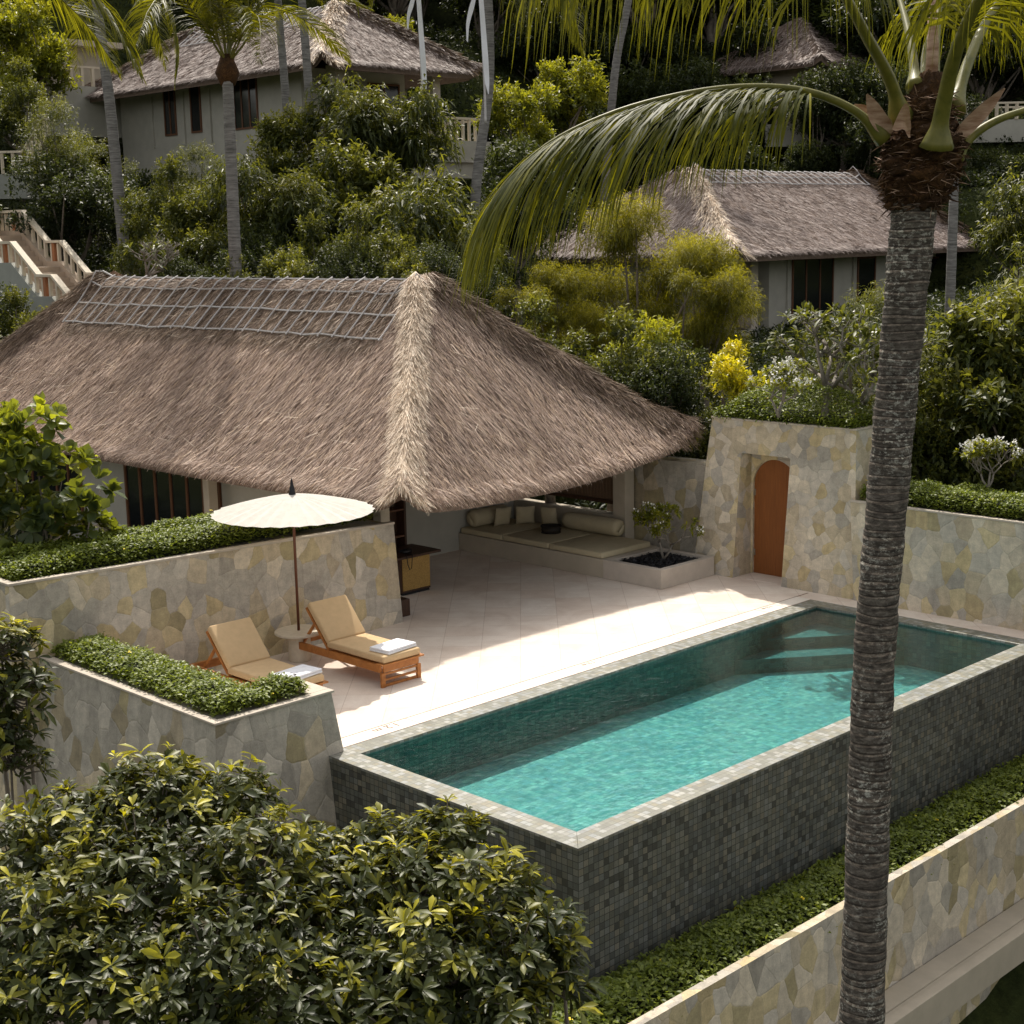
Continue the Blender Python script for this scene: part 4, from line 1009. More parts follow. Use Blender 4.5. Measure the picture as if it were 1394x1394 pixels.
# staircase descending at the left
K0 = at(17, 328, D=45)   # rail knee, near side
st = empty('garden_staircase', (K0[0], K0[1], K0[2]-3), 'cream railed garden staircase stepping down behind the left end of the big thatched roof', 'staircase')
prof = [(-6, .97), (-2.35, .97), (-.85, 0), (0, 0), (1.5, -.97), (2.35, -.97), (3.85, -1.94), (4.7, -1.94), (6.2, -2.91)]
WID = 1.6; h = .80
def sp(t, z, v): return (K0[0]+v, K0[1]-t, K0[2]+z)
for v in (0, WID):
    mb = MB(); mr = MB(); ms = MB()
    for (t0, z0), (t1, z1) in zip(prof[:-1], prof[1:]):
        mr.beam(sp(t0, z0-.04, v), sp(t1, z1-.04, v), .20, .08)
        n = max(2, int((t1-t0)/.33))
        for k in range(n):
            t_ = t0+(t1-t0)*(k+.5)/n; zz = z0+(z1-z0)*(k+.5)/n
            p = sp(t_, zz-.10, v); mb = MB(); mb.box(p[0]-.045, p[0]+.045, p[1]-.045, p[1]+.045, p[2]-h+.2, p[2]); mb.build('baluster', 'cream_paint', st)
        a, b_ = sp(t0, z0-h+.16, v), sp(t1, z1-h+.16, v)
        ms.hexa([(a[0]-.12, b_[1], b_[2]-1.0), (a[0]+.12, b_[1], b_[2]-1.0), (a[0]+.12, a[1], a[2]-1.0), (a[0]-.12, a[1], a[2]-1.0)],
                [(a[0]-.12, b_[1], b_[2]), (a[0]+.12, b_[1], b_[2]), (a[0]+.12, a[1], a[2]), (a[0]-.12, a[1], a[2])])
    mr.build('rail', 'cream_paint', st); ms.build('stringer', 'stair_grey' if v == 0 else 'stair_tread', st)
    for t_, zz in ((-2.9, .97), (-.45, 0), (1.9, -.97), (4.2, -1.94)):
        p = sp(t_, zz-.09, v); mb = MB(); mb.box(p[0]-.075, p[0]+.075, p[1]-.075, p[1]+.075, p[2]-h+.2, p[2]); mb.build('post', 'terracotta_post', st)
mb = MB()
def tread(t0, t1, z): p, q = sp(t1, z, .125), sp(t0, z, WID-.125); mb.box(p[0], q[0], p[1], q[1], p[2]-h-.35, p[2]-h)
tread(-6, -2.35, .97); tread(-.85, 0, 0)
for (t0, z0), (t1, z1) in zip(prof[:-1], prof[1:]):
    if z1 == z0: tread(t0, t1, z0-.001) if t0 > 0 else None
    else:
        for k in range(6): tread(t0+(t1-t0)*k/6, t0+(t1-t0)*(k+1)/6+.03, z0+(z1-z0)*(k+.5)/6-.08)
mb.build('steps', 'stair_tread', st)
mb = MB()
for z, tt in ((-1, -2.0), (-3.0, 3.0)):
    p = sp(tt, z-h, .8); mb.box(p[0]-.3, p[0]+.3, p[1]-.3, p[1]+.3, p[2]-4, p[2]-.8)
mb.build('support', 'stair_grey', st)
# ------------------------------------------------------------------ foliage
def clumpleaves(C, R, n, L, W, flat=.8, out=.6, droop=.2, fancy=False, lo=-.35, up=.35, per=13):
    """n leaves in twig sprays on the shells of clumps with centres C (m,3) and radii R (m,)"""
    nt_ = max(8, n//per); wt = R**2/np.sum(R**2); k = rng.choice(len(R), nt_, p=wt)
    u = rvec(nt_); u[:, 2] = np.where(u[:, 2] < lo, -u[:, 2], u[:, 2])
    sh = 1.05-.55*rng.random(nt_)**1.6+.16*(rng.random(nt_) > .8)
    T = C[k]+u*(R[k]*sh)[:, None]*np.array([1, 1, flat])
    A = unit(u*out+rvec(nt_)*.35+np.array([0, 0, up]))
    kk = np.repeat(np.arange(nt_), per); m = len(kk)
    back = rng.random(m)*L*2.6
    P = T[kk]-A[kk]*back[:, None]+rvec(m)*L*.22
    D = unit(A[kk]*rng.uniform(.2, 1.0, (m, 1))+rvec(m)*.8); N = unit(A[kk]*.4+rvec(m)*.55+np.array([0, 0, .8]))
    V, f = leafverts(P, D, N, L*rng.uniform(.65, 1.25, m), W*rng.uniform(.7, 1.2, m), droop, fancy)
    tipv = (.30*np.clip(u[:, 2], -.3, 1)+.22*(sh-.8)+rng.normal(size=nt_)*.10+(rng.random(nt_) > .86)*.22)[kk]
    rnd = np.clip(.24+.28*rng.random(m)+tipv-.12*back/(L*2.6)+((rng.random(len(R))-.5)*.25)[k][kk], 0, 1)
    return V, f, rnd

def limbs(mb, base, C, r0, n=8, wob=.12):
    base = Vector(base)
    for c in C:
        c = Vector([float(v) for v in c]); m1 = base.lerp(c, .45)+Vector(rng.normal(size=3)*wob*(c-base).length*.5); m1.z -= .05*(c-base).length
        mb.tube([tuple(base), tuple(base.lerp(m1, .5)), tuple(m1), tuple(m1.lerp(c, .6)), tuple(c)], [r0, r0*.75, r0*.55, r0*.35, r0*.15], n)

KINDS = {}; TOP = {}
def kind(key, R, H, ncl, nleaf, L, W, mat, flat=.8, rc=(.32, .5), droop=.2, bark='bark_grey', spread=1.0, tz=.0, lean=0, bare=0, up=.35):
    """one crown + trunk prototype, radius R, total height H, crown centred near the top"""
    cz_ = H-R*flat*.9
    u = rvec(ncl); rr = rng.random(ncl)**.5*.68
    rad = rng.uniform(rc[0]*.75, rc[1], ncl)*R; rr = np.clip(rr*(1+.35*(rng.random(ncl) > .7)), 0, 1.0); rad = rad*np.where(rr > .7, .72, 1)
    C = u*rr[:, None]*np.array([R*spread, R*spread, R*flat]); C[:, 2] += cz_
    V, f, rnd = clumpleaves(C, rad, nleaf, L, W, .85, droop=droop, up=up)
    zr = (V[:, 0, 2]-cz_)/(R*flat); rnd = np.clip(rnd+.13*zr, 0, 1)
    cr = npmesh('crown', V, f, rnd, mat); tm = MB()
    tm.tube([(0, 0, -1.5), (.05, .02, 0), (.08, -.04, (cz_)*.5), (0, 0, cz_-R*.3)], [.16*R/2.2, .13*R/2.2, .10*R/2.2, .08*R/2.2], 8)
    limbs(tm, (0, 0, max(cz_-R*.6, .2)), C[:min(ncl, 14)], .06*R/2.2, 6)
    tr = tm.build('trunk', bark, None, smooth=True, uv=False)
    TOP[key] = float(np.percentile(V[:, 0, 2], 99.3))
    for o in (cr, tr): COL.objects.unlink(o)
    KINDS[key] = [cr, tr]

def plant(key, name, loc, s, label, cat, group=None, rz=None, sz=1.0):
    e = empty(name, loc, label, cat, group, rng.uniform(0, 6.28) if rz is None else rz)
    e.scale = (s, s, s*sz)
    for p in KINDS[key]:
        c = p.copy(); COL.objects.link(c); c.parent = e
    return e

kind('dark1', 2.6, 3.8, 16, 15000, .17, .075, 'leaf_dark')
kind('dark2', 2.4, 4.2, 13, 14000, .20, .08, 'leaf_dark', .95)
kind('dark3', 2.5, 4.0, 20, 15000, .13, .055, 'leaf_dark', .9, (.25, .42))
kind('broad1', 2.5, 3.5, 17, 15000, .19, .075, 'leaf_broad', .8, (.28, .45), .3)
kind('broad2', 2.2, 3.4, 14, 14000, .15, .06, 'leaf_broad', .9, (.28, .48), .25)
kind('drape', 2.3, 3.8, 15, 15000, .24, .065, 'leaf_broad', .95, (.3, .5), .55, up=.0)
kind('bright1', 1.8, 2.6, 14, 10000, .16, .07, 'leaf_bright', .8, (.28, .45))
kind('bamboo', 2.4, 4.0, 18, 42000, .17, .017, 'leaf_bamboo', .95, (.28, .46), .45, up=.0)
kind('feather', 2.2, 4.0, 22, 20000, .15, .022, 'leaf_broad', 1.1, (.24, .4), .4)
kind('shrub1', 1.0, 1.6, 10, 5000, .11, .05, 'leaf_broad', .8, (.34, .52))
kind('shrub_y', .8, 1.3, 9, 2600, .11, .05, 'leaf_yellow', .8, (.34, .52))

def cover_label(k): pass
hillg = 'dense dark trees covering the shaded hillside'
def dark_tree(x, y, D, s, key=None, dz=0):
    p = at(x, y, D=D); z = float(gz(p[0], p[1]))-.2
    key = key or ['dark1', 'dark2', 'dark3'][rng.integers(3)]
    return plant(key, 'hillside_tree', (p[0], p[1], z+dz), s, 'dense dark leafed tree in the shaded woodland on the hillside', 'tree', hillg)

# woodland on the slope: rows at rising distances, leaving the villas and stairs free
def blocked(X, Y):
    return (20 < X < 34 and 24 < Y < 53) or (26 < X < 50 and 13 < Y < 37) or (5 < X < 11 and 18 < Y < 34) or (X < 14 and Y < 28) or (42.5 < X < 49 and 14 < Y < 24)
cnt = 0
for D, step, s in ((52, 3.3, 1.1), (60, 3.4, 1.3), (68, 3.6, 1.5), (77, 4.0, 1.7), (88, 4.6, 2.0), (102, 5.5, 2.4)):
    half = D*.42
    for a in np.arange(-half, half, step):
        v = a+rng.uniform(-.35, .35)*step; dd = D+rng.uniform(-3, 3)
        q = CAM[:2]+np.array([_d[0], _d[1]])/math.cos(PITCH)*dd+np.array([_r[0], _r[1]])*v
        if blocked(q[0], q[1]): continue
        z = float(gz(q[0], q[1])); pxx = 697+v/dd*F; ptop = 330-(z+4.4*s-CAM[2])/dd*F; hw_ = 2.3*s/dd*F
        skip = False
        for X0, X1, Y1, DD in ((150, 660, 195, 58), (0, 140, 385, 46), (1290, 1394, 185, 68), (1040, 1090, 180, 68), (690, 1340, 440, 60), (0, 110, 110, 73), (1065, 1150, 88, 70)):
            if dd < DD and pxx+hw_ > X0 and pxx-hw_ < X1 and ptop < Y1: skip = True
        if skip: continue
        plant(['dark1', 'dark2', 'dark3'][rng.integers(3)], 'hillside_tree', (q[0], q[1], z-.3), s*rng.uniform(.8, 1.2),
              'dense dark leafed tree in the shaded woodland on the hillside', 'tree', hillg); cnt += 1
print('woodland', cnt)

def put(key, name, x, ytop, D, s, label, cat='tree', group=None, H=None, sz=1.0):
    """place a plant so that its crown top shows at pixel (x, ytop) at depth D, standing on the ground"""
    p = at(x, ytop, D=D); g = float(gz(p[0], p[1]))
    if p[2]-TOP[key]*s*sz > g: sz = min(1.22, (p[2]-g)/(TOP[key]*s))
    hh = TOP[key]*s*sz
    return plant(key, name, (p[0], p[1], p[2]-hh), s, label, cat, group, sz=sz)

# mid-ground trees
put('feather', 'feathery_tree', 85, 138, 50, .95, 'fine leafed feathery tree below the left end of the upper left villa', sz=1.1)
put('feather', 'feathery_tree', 125, 190, 53, .85, 'fine leafed dark green tree in front of the left wall of the upper left villa')
put('dark3', 'leafy_tree', 85, 262, 55, .75, 'low dark tree above the cream staircase')
put('broad2', 'leafy_tree', 235, 222, 44, .9, 'yellowish green leafy tree below the first window of the upper left villa')
put('dark3', 'leafy_tree', 185, 275, 50, .8, 'dark rounded tree between the staircase and the leaning palm trunk')
put('feather', 'feathery_tree', 262, 200, 47, .7, 'light feathery bush under the two narrow windows of the upper left villa')
put('broad1', 'leafy_tree', 285, 262, 41, .8, 'glossy leafy tree left of the ringed palm trunk, just behind the big roof ridge')
put('broad1', 'leafy_tree', 415, 150, 46, .95, 'large glossy leafed tree in front of the villa corner pillar')
put('drape', 'leafy_tree', 522, 112, 46, 1.05, 'rounded drooping leaf tree in front of the veranda of the upper left villa')
put('broad1', 'leafy_tree', 470, 205, 43, 1.15, 'dense glossy tree in the middle of the shrubbery behind the big roof')
put('drape', 'leafy_tree', 365, 225, 41, .9, 'hanging leaf tree just right of the ringed palm trunk')
put('drape', 'leafy_tree', 590, 240, 41, 1.15, 'long leafed drooping tree left of the curved palm trunk')
put('broad2', 'leafy_tree', 500, 285, 38, .75, 'small dense tree directly behind the ridge of the big roof')
put('dark3', 'round_bush', 600, 335, 36, .62, 'rounded clipped dark bush behind the end of the roof ridge', 'bush')
put('dark3', 'leafy_tree', 700, 195, 52, .85, 'dark tree right of the curved palm trunk')
put('bright1', 'leafy_tree', 718, 118, 56, 1.1, 'bright sunlit green tree right of the white banner')
put('bright1', 'leafy_tree', 765, 85, 62, 1.3, 'sunlit yellow green tree above the arching palm frond')
put('bright1', 'leafy_tree', 545, 30, 66, 1.3, 'pale green sunlit tree behind the ridge of the upper left villa')
put('broad2', 'leafy_tree', 15, 85, 58, .9, 'olive tree hiding the railing of the cream pavilion at the top left')
put('bright1', 'leafy_tree', 40, 5, 62, 1.5, 'yellow green sunlit tree in the top left corner')
put('dark2', 'leafy_tree', 700, 200, 50, 1.0, 'shaded tree under the bright sunlit tree, right of the banners')
for x, y, D, s in ((800, 150, 66, 1.3), (880, 90, 68, 1.4), (960, 110, 70, 1.3), (840, 30, 72, 1.4), (760, 10, 72, 1.4), (1180, 60, 74, 1.3), (1020, 40, 74, 1.4), (930, 10, 76, 1.4), (1245, 20, 74, 1.4), (1100, 200, 66, .9), (1230, 215, 66, .9), (1010, 205, 66, .8)):
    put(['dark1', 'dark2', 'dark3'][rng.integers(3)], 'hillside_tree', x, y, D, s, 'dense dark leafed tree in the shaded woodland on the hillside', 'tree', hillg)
for x, y, D, s in ((1150, 85, 67, 1.0), (1215, 95, 66, 1.1), (1265, 110, 66, .95), (1115, 120, 67, .8), (1180, 165, 65, .9), (1290, 200, 65, .7), (1095, 198, 66, .6), (1350, 208, 66, .8), (970, 160, 66, 1.0), (1020, 110, 70, 1.1), (1240, 190, 65, .8), (1385, 215, 64, .8)):
    put(['dark1', 'dark2', 'dark3'][rng.integers(3)], 'hillside_tree', x, y, D, s, 'dense dark leafed tree in the shaded woodland on the hillside', 'tree', hillg)
for i, (x, y, D, s) in enumerate(((200, 300, 43, .8), (280, 320, 40, .7), (345, 310, 39, .75), (430, 300, 39, .8), (540, 310, 39, .75), (470, 335, 37, .6), (620, 290, 42, .8), (390, 345, 36.5, .5), (250, 350, 38, .5), (310, 350, 37, .45), (560, 350, 36, .45))):
    put(['broad2', 'broad1', 'dark3'][i % 3], 'understory_bush', x, y, D, s, 'low glossy bush in the tangle of shrubs just behind the ridge of the big roof', 'bush', 'low bushes behind the big roof')
# bamboo-like bush and shrubs between main roof and right villa
put('bamboo', 'bamboo_bush', 865, 275, 38, 1.15, 'big feathery yellow green bamboo bush left of the right hand villa', 'bush')
put('bamboo', 'bamboo_bush', 960, 330, 36, .8, 'smaller feathery bamboo bush touching the corner of the right hand villa wall', 'bush')
put('bamboo', 'bamboo_bush', 755, 362, 37, .65, 'darker feathery bamboo bush behind the tip of the palm frond', 'bush')
put('broad2', 'leafy_tree', 745, 410, 31, .75, 'leafy shrub just above the right slope of the big roof, nearest its ridge')
put('broad2', 'leafy_tree', 830, 432, 30.5, .78, 'leafy shrub above the middle of the right roof slope')
put('bright1', 'leafy_tree', 900, 440, 32, .8, 'lighter green shrub beneath the bamboo bush')
put('dark3', 'leafy_tree', 905, 470, 30, .62, 'dark shrub just above the right roof corner')
put('shrub_y', 'yellow_shrub', 1015, 487, 29, 1.0, 'yellow leafed shrub above the left end of the gate wall hedge', 'shrub')
put('shrub_y', 'yellow_shrub', 985, 465, 30, .7, 'small yellow green shrub left of the yellow shrub', 'shrub')
put('broad2', 'leafy_tree', 960, 520, 31, .6, 'shrub directly behind the left end of the gate wall')
put('feather', 'feathery_tree', 1180, 395, 31, .75, 'light leafy shrub behind the foreground palm trunk')
# right mass
put('feather', 'feathery_tree', 1335, 420, 29, .85, 'large light feathery tree right of the foreground palm trunk')
put('feather', 'feathery_tree', 1445, 318, 31, 1.1, 'tall feathery tree at the right edge of the picture')
put('broad2', 'leafy_tree', 1350, 470, 28, 1.0, 'glossy leafed tree behind the hedge of the right wall')
put('feather', 'feathery_tree', 1270, 465, 28.5, .9, 'low feathery tree directly behind the right wall')
put('broad2', 'leafy_tree', 1210, 505, 28.5, .7, 'low leafy bush between the gate wall and the palm trunk')
put('broad1', 'leafy_tree', 1420, 400, 28, 1.2, 'leafy tree cut off by the right edge of the picture')
put('drape', 'leafy_tree', 1390, 250, 48, .9, 'tree under the elevated walkway at the right edge')
# left
put('broad2', 'leafy_tree', 15, 400, 41, .8, 'bushy tree below the staircase at the left edge')
put('dark3', 'leafy_tree', -30, 390, 42, .9, 'dark tree at the left edge below the staircase')
put('shrub1', 'leafy_shrub', 60, 425, 39, 1.1, 'small shrub between the staircase foot and the thatched roof', 'shrub')

# low undergrowth covering the slopes (nobody could count it)
n = 260000; Dd = rng.uniform(27, 78, n); xs_ = rng.uniform(-60, 1450, n)
Q = CAM[:2]+np.array([_d[0], _d[1]])/math.cos(PITCH)*Dd[:, None]+np.array([_r[0], _r[1]])*((xs_-697)/F*Dd)[:, None]
ok = ~(((Q[:, 0] > 3.8) & (Q[:, 0] < 12.3) & (Q[:, 1] < 27.2)) | ((Q[:, 0] > 23.6) & (Q[:, 0] < 32) & (Q[:, 1] > 33) & (Q[:, 1] < 50.5)) | ((Q[:, 0] > 31) & (Q[:, 0] < 46.5) & (Q[:, 1] > 21.8) & (Q[:, 1] < 30.4)) | ((Q[:, 0] < 12.6) & (Q[:, 1] < 12)))
ok &= ~((Q[:, 0] > 6) & (Q[:, 0] < 9.6) & (Q[:, 1] > 24) & (Q[:, 1] < 36))
Q = Q[ok]; n = len(Q)
Zg = np.concatenate([gz(Q[i:i+20000, 0], Q[i:i+20000, 1]) for i in range(0, n, 20000)])
hh_ = .35+.55*np.clip(lumps(Q[:, 0]*2.2, Q[:, 1]*2.2)*2+.4, 0, 1.4)
P = np.stack([Q[:, 0], Q[:, 1], Zg+hh_*rng.random(n)**.5], -1)
V, f = leafverts(P, unit(rvec(n)+np.array([0, 0, .5])), rvec(n)*.6+np.array([0, 0, 1.]), rng.uniform(.12, .34, n), rng.uniform(.05, .11, n), .2)
ug = npmesh('undergrowth', V, f, np.clip(.15+.5*rng.random(n)+.5*lumps(Q[:, 0], Q[:, 1]), 0, 1), 'leaf_dark', None); prop(ug, 'dark leafy undergrowth covering the hillside between the villas', 'undergrowth', kind='stuff')

# frangipani: forked bare limbs with leaf rosettes and blossoms
def frangipani(loc, H, seed, leafy, flowers, label, nm='frangipani_tree', spread=.75, L=.26, lmat='leaf_broad', n9=9):
    rs = np.random.default_rng(seed); root = empty(nm, loc, label, 'tree'); mb = MB(); tips = []
    def grow(p, d, l, r, n):
        q = p+d*l; mid = p+d*l*.5+Vector(rs.normal(size=3)*.04*l)
        mb.tube([tuple(p), tuple(mid), tuple(q)], [r, r*.85, r*.7], 6)
        if n == 0: tips.append((q, d)); return
        for k in range(rs.integers(2, 4)):
            nd = (d+Vector(rs.normal(size=3))*spread).normalized(); nd.z = abs(nd.z)*.7+.25; nd.normalize()
            grow(q, nd, l*rs.uniform(.62, .85), r*.68, n-1)
    o = Vector(loc); 
    for k in range(3):
        grow(o, Vector((rs.normal()*.5, rs.normal()*.5, 1)).normalized(), H*.30, .055*H/2.5, 4)
    mb.build('trunk', 'bark_pale', root, smooth=True, uv=False)
    T = np.array([tuple(t[0]) for t in tips]); Dd = np.array([tuple(t[1]) for t in tips])
    sel = rs.random(len(T)) < leafy; T1, D1 = T[sel], Dd[sel]
    if len(T1):
        n = n9; P = np.repeat(T1, n, 0); DD = unit(np.repeat(D1, n, 0)*.45+rvec(len(P))*.8+np.array([0, 0, .15]))
        V, f = leafverts(P, DD, np.array([[0, 0, 1.0]]).repeat(len(P), 0)+rvec(len(P))*.3, L*rng.uniform(.7, 1.1, len(P)), L*.28, .2, True)
        npmesh('crown', V, f, np.clip(rng.random(len(P))*.6+.25, 0, 1), lmat, root)
    sel = rs.random(len(T)) < flowers; T2 = T[sel]
    if len(T2):
        n = 8; P = np.repeat(T2, n, 0)+rvec(len(T2)*n)*.055+np.array([0, 0, .06])
        V, f = leafverts(P, rvec(len(P))+np.array([0, 0, .3]), rvec(len(P)), .055, .042, 0)
        npmesh('blossoms', V, f, rng.random(len(P)), 'white_petal', root)
    return root
p = at(1120, 560, D=27); frangipani((p[0], p[1], p[2]-.3), 2.9, 3, .75, .22, 'grey limbed frangipani with white blossoms behind the gate wall', spread=.8)
p = at(1165, 560, D=28); frangipani((p[0], p[1], p[2]-.3), 2.4, 8, .8, .15, 'second frangipani, closer to the foreground palm trunk', spread=.8)
p = at(200, 385, D=38); frangipani((p[0], p[1], p[2]-.3), 2.0, 5, .10, 0, 'nearly bare pale branched frangipani behind the left part of the roof ridge', spread=.9)
p = at(1060, 560, D=26.5); frangipani((p[0], p[1], p[2]-.1), 1.2, 12, .7, .6, 'low bush covered in white and yellow blossoms above the gate wall', 'flowering_bush', .9, .12, 'leaf_bright', 16)
p = at(1345, 672, D=25.6); frangipani((p[0], p[1], p[2]+.1), .95, 21, .5, .3, 'thin stemmed shrub with a few white flowers above the right hedge', 'flowering_bush', .8, .12, 'leaf_bright', 14)
p = (10.55, 7.6, .30); frangipani(p, 1.15, 31, 1.0, .16, 'slender flowering shrub in the planter box of the daybed', 'flowering_shrub', .8, .12, 'leaf_bright', 12)

# hedges: dense small leaves over a dark core
def hedge(name, label, strips, seed=0, dens=2000, L=.066, W=.038, blooms=25, top_h=.30, extra=None):
    """strips: list of (x0,x1,y0,y1,z) footprints"""
    a = strips[0]; root = empty(name, ((a[0]+a[1])/2, (a[2]+a[3])/2, a[4]), label, 'hedge')
    core = MB(); PP = []; 
    for x0, x1, y0, y1, z in strips:
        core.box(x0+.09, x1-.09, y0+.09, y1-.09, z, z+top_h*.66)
        n = int(dens*((x1-x0)*(y1-y0)+(x1-x0+y1-y0)*top_h*1.6))
        X = rng.uniform(x0, x1, n); Y = rng.uniform(y0, y1, n); e_ = rng.random(n); q_ = int(n*.34); lx, ly = x1-x0, y1-y0
        sd_ = rng.choice(4, q_, p=np.array([lx, lx, ly, ly])/(2*lx+2*ly)); dp = rng.uniform(0, .10, q_)
        Y[:q_] = np.where(sd_ == 0, y0+dp, np.where(sd_ == 1, y1-dp, Y[:q_])); X[:q_] = np.where(sd_ == 2, x0+dp, np.where(sd_ == 3, x1-dp, X[:q_]))
        ex = np.minimum(np.minimum(X-x0, x1-X), np.minimum(Y-y0, y1-Y))
        hx = top_h*np.clip(ex/.22, 0, 1)**.4*(.86+.14*lumps(X*4.5, Y*4.5)*3)
        if extra is not None: hx = hx+extra(X, Y)*np.clip(ex/.4, 0, 1)
        hx = np.maximum(hx, .05); Z = z+np.where(rng.random(n) < np.where(ex < .1, .75, .12), hx*rng.random(n)+top_h*.45*(ex < .1)*rng.random(n), hx+rng.normal(size=n)*.02)
        oX = rng.normal(size=n)*.025; oY = rng.normal(size=n)*.025
        PP.append(np.stack([X+oX, Y+oY, Z], -1))
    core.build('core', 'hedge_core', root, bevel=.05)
    P = np.concatenate(PP); n = len(P)
    D = unit(rvec(n)*np.array([1, 1, .45])+np.array([0, 0, .18])); N = unit(rvec(n)*.45+np.array([0, 0, 1.0]))
    V, f = leafverts(P, D, N, L*rng.uniform(.6, 1.25, n), W*rng.uniform(.7, 1.2, n), .12)
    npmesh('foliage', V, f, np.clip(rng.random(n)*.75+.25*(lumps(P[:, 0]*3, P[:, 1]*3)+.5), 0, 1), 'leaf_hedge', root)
    if blooms:
        k = rng.choice(n, blooms); Pb = np.repeat(P[k]+np.array([0, 0, .04]), 5, 0)
        V, f = leafverts(Pb, rvec(len(Pb))*np.array([1, 1, .3]), np.array([[0, 0, 1.0]]).repeat(len(Pb), 0), .034, .026, 0)
        npmesh('blossoms', V, f, rng.random(len(Pb)), 'yellow_petal', root)
    return root
hedge('hedge', 'long low clipped hedge on the wall behind the loungers', [(-1.8, 4.55, 8.86, 9.55, 1.80), (-1.8, 2.5, 9.5, 10.2, 1.80)], top_h=.34, blooms=14)
hedge('hedge', 'L shaped low hedge on the parapet in front of the left lounger', [(-1.46, -.72, 4.50, 8.55, .80), (-.72, -.12, 4.50, 5.0, .80)], top_h=.24, blooms=10)
hedge('hedge', 'domed hedge on top of the tall gate wall', [(11.50, 12.5, 4.10, 7.15, 2.93)], top_h=.24, blooms=14, extra=lambda X, Y: .46*np.clip(1-((Y-5.5)/1.75)**2, 0, 1))
hedge('hedge', 'clipped hedge along the top of the right hand wall', [(11.36, 12.35, -4.5, 3.85, 1.72)], top_h=.36, blooms=20)
hedge('hedge', 'long sloping looking hedge strip at the foot of the dark tiled pool wall', [(-1.08, 13.5, -1.02, -.05, -1.78), (-1.08, -.05, -.05, 3.2, -1.78)], top_h=.28, dens=2000, L=.078, W=.044, blooms=46, extra=lambda X, Y: .12*np.clip(1-((Y+.68)/.42)**2, 0, 1))

# fiddle-leaf bush at the left
fb = empty('fiddle_leaf_tree', tuple(at(40, 800, D=22.5)), 'big leafed fiddle fig at the left edge in front of the thatched roof', 'tree')
cl = [(45, 590, .50), (20, 640, .60), (85, 650, .50), (125, 690, .42), (60, 720, .60), (-10, 700, .7), (120, 740, .45), (30, 790, .6), (140, 660, .25)]
C = np.array([at(x, y, D=22.5+rng.uniform(-.4, .4)) for x, y, r in cl]); R = np.array([c[2] for c in cl])
Vr = []; rn = []
nr = 230; wt = R**2/np.sum(R**2); k = rng.choice(len(R), nr, p=wt); u = rvec(nr); u[:, 2] = np.abs(u[:, 2])*.8+.0
T = C[k]+u*R[k][:, None]*.95; m_ = 8
P = np.repeat(T, m_, 0); U = np.repeat(unit(u+np.array([0, 0, .7])), m_, 0)
D = unit(U*.55+rvec(len(P))*.75); V, f = leafverts(P, D, U+rvec(len(P))*.3, .27*rng.uniform(.7, 1.15, len(P)), .17*rng.uniform(.8, 1.1, len(P)), .06, True)
hh = (P[:, 2]-C[:, 2].min())/(C[:, 2].max()-C[:, 2].min())
npmesh('crown', V, f, np.clip(.10+.40*rng.random(len(P))**1.6+.62*np.clip(hh-.45, 0, 1)*np.repeat(u[:, 2] > .25, m_)+.2*np.repeat(rng.random(nr) > .75, m_), 0, 1), 'leaf_fiddle', fb)
mb = MB(); b0 = at(30, 850, D=22.5); limbs(mb, (b0[0], b0[1], b0[2]-1.5), C, .05); mb.build('trunk', 'bark_grey', fb, smooth=True, uv=False)

# foreground trees with leaf rosettes
def rosette_tree(name, label, clumps, base, nros, per=9, L=.145, W=.043, seed=1, twig=True):
    root = empty(name, tuple(base), label, 'tree')
    C = np.array([at(x, y, D=D) for x, y, D, r in clumps]); R = np.array([c[3] for c in clumps])
    wt = R**2/np.sum(R**2); k = rng.choice(len(R), nros, p=wt); u = rvec(nros)
    u[:, 2] = np.where(u[:, 2] < -.3, -u[:, 2], u[:, 2])
    sh = (1.02-.5*rng.random(nros)**1.5)*(1+.13*rng.normal(size=nros))+.35*(rng.random(nros) > .95)*(u[:, 2] > .1)
    T = C[k]+u*(R[k]*sh)[:, None]
    A = unit(u+np.array([0, 0, .75])+rvec(nros)*.35)
    P = np.repeat(T, per, 0); AA = np.repeat(A, per, 0)
    rad = rvec(len(P)); rad = unit(rad-AA*(rad*AA).sum(1, keepdims=True))
    tilt = rng.uniform(.25, 1.25, (len(P), 1))
    D = unit(rad+AA*(1.25-tilt)); N = unit(AA+rad*-.2+rvec(len(P))*.25)
    P = P+AA*rng.uniform(-.05, .03, (len(P), 1))
    Ls = L*rng.uniform(.7, 1.15, len(P))*np.repeat(rng.uniform(.6, 1.35, nros), per); V, f = leafverts(P, D, N, Ls, Ls*(W/L)*rng.uniform(.85, 1.15, len(P)), .22, True)
    young = np.repeat((rng.random(nros) < .10+.42*np.clip(u[:, 2], 0, 1)*(sh > .85)), per)
    top = (T[:, 2]-T[:, 2].min())/(T[:, 2].max()-T[:, 2].min())
    rnd = np.clip(-.02+.34*rng.random(len(P))+.22*np.repeat((sh-.75), per)+.22*np.repeat(np.clip(u[:, 2], 0, 1)*top, per)+young*rng.uniform(.2, .6, len(P)), 0, 1)  # sunlit tops and dark lower crown put into the leaf colour by height
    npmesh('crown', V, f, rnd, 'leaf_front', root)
    mb = MB(); limbs(mb, tuple(base), C, .07, 8)
    for i in rng.choice(nros, min(nros, 420), replace=False):
        c = C[k[i]]; t = T[i]; m1 = (c*.55+t*.45)-np.array([0, 0, .06])
        mb.tube([tuple(c), tuple(m1), tuple(t)], [.014, .009, .005], 4, cap=False)
    mb.build('trunk', 'bark_grey', root, smooth=True, uv=False)
    return root
def down(x, y, D, z): p = at(x, y, D=D); return (p[0], p[1], z)
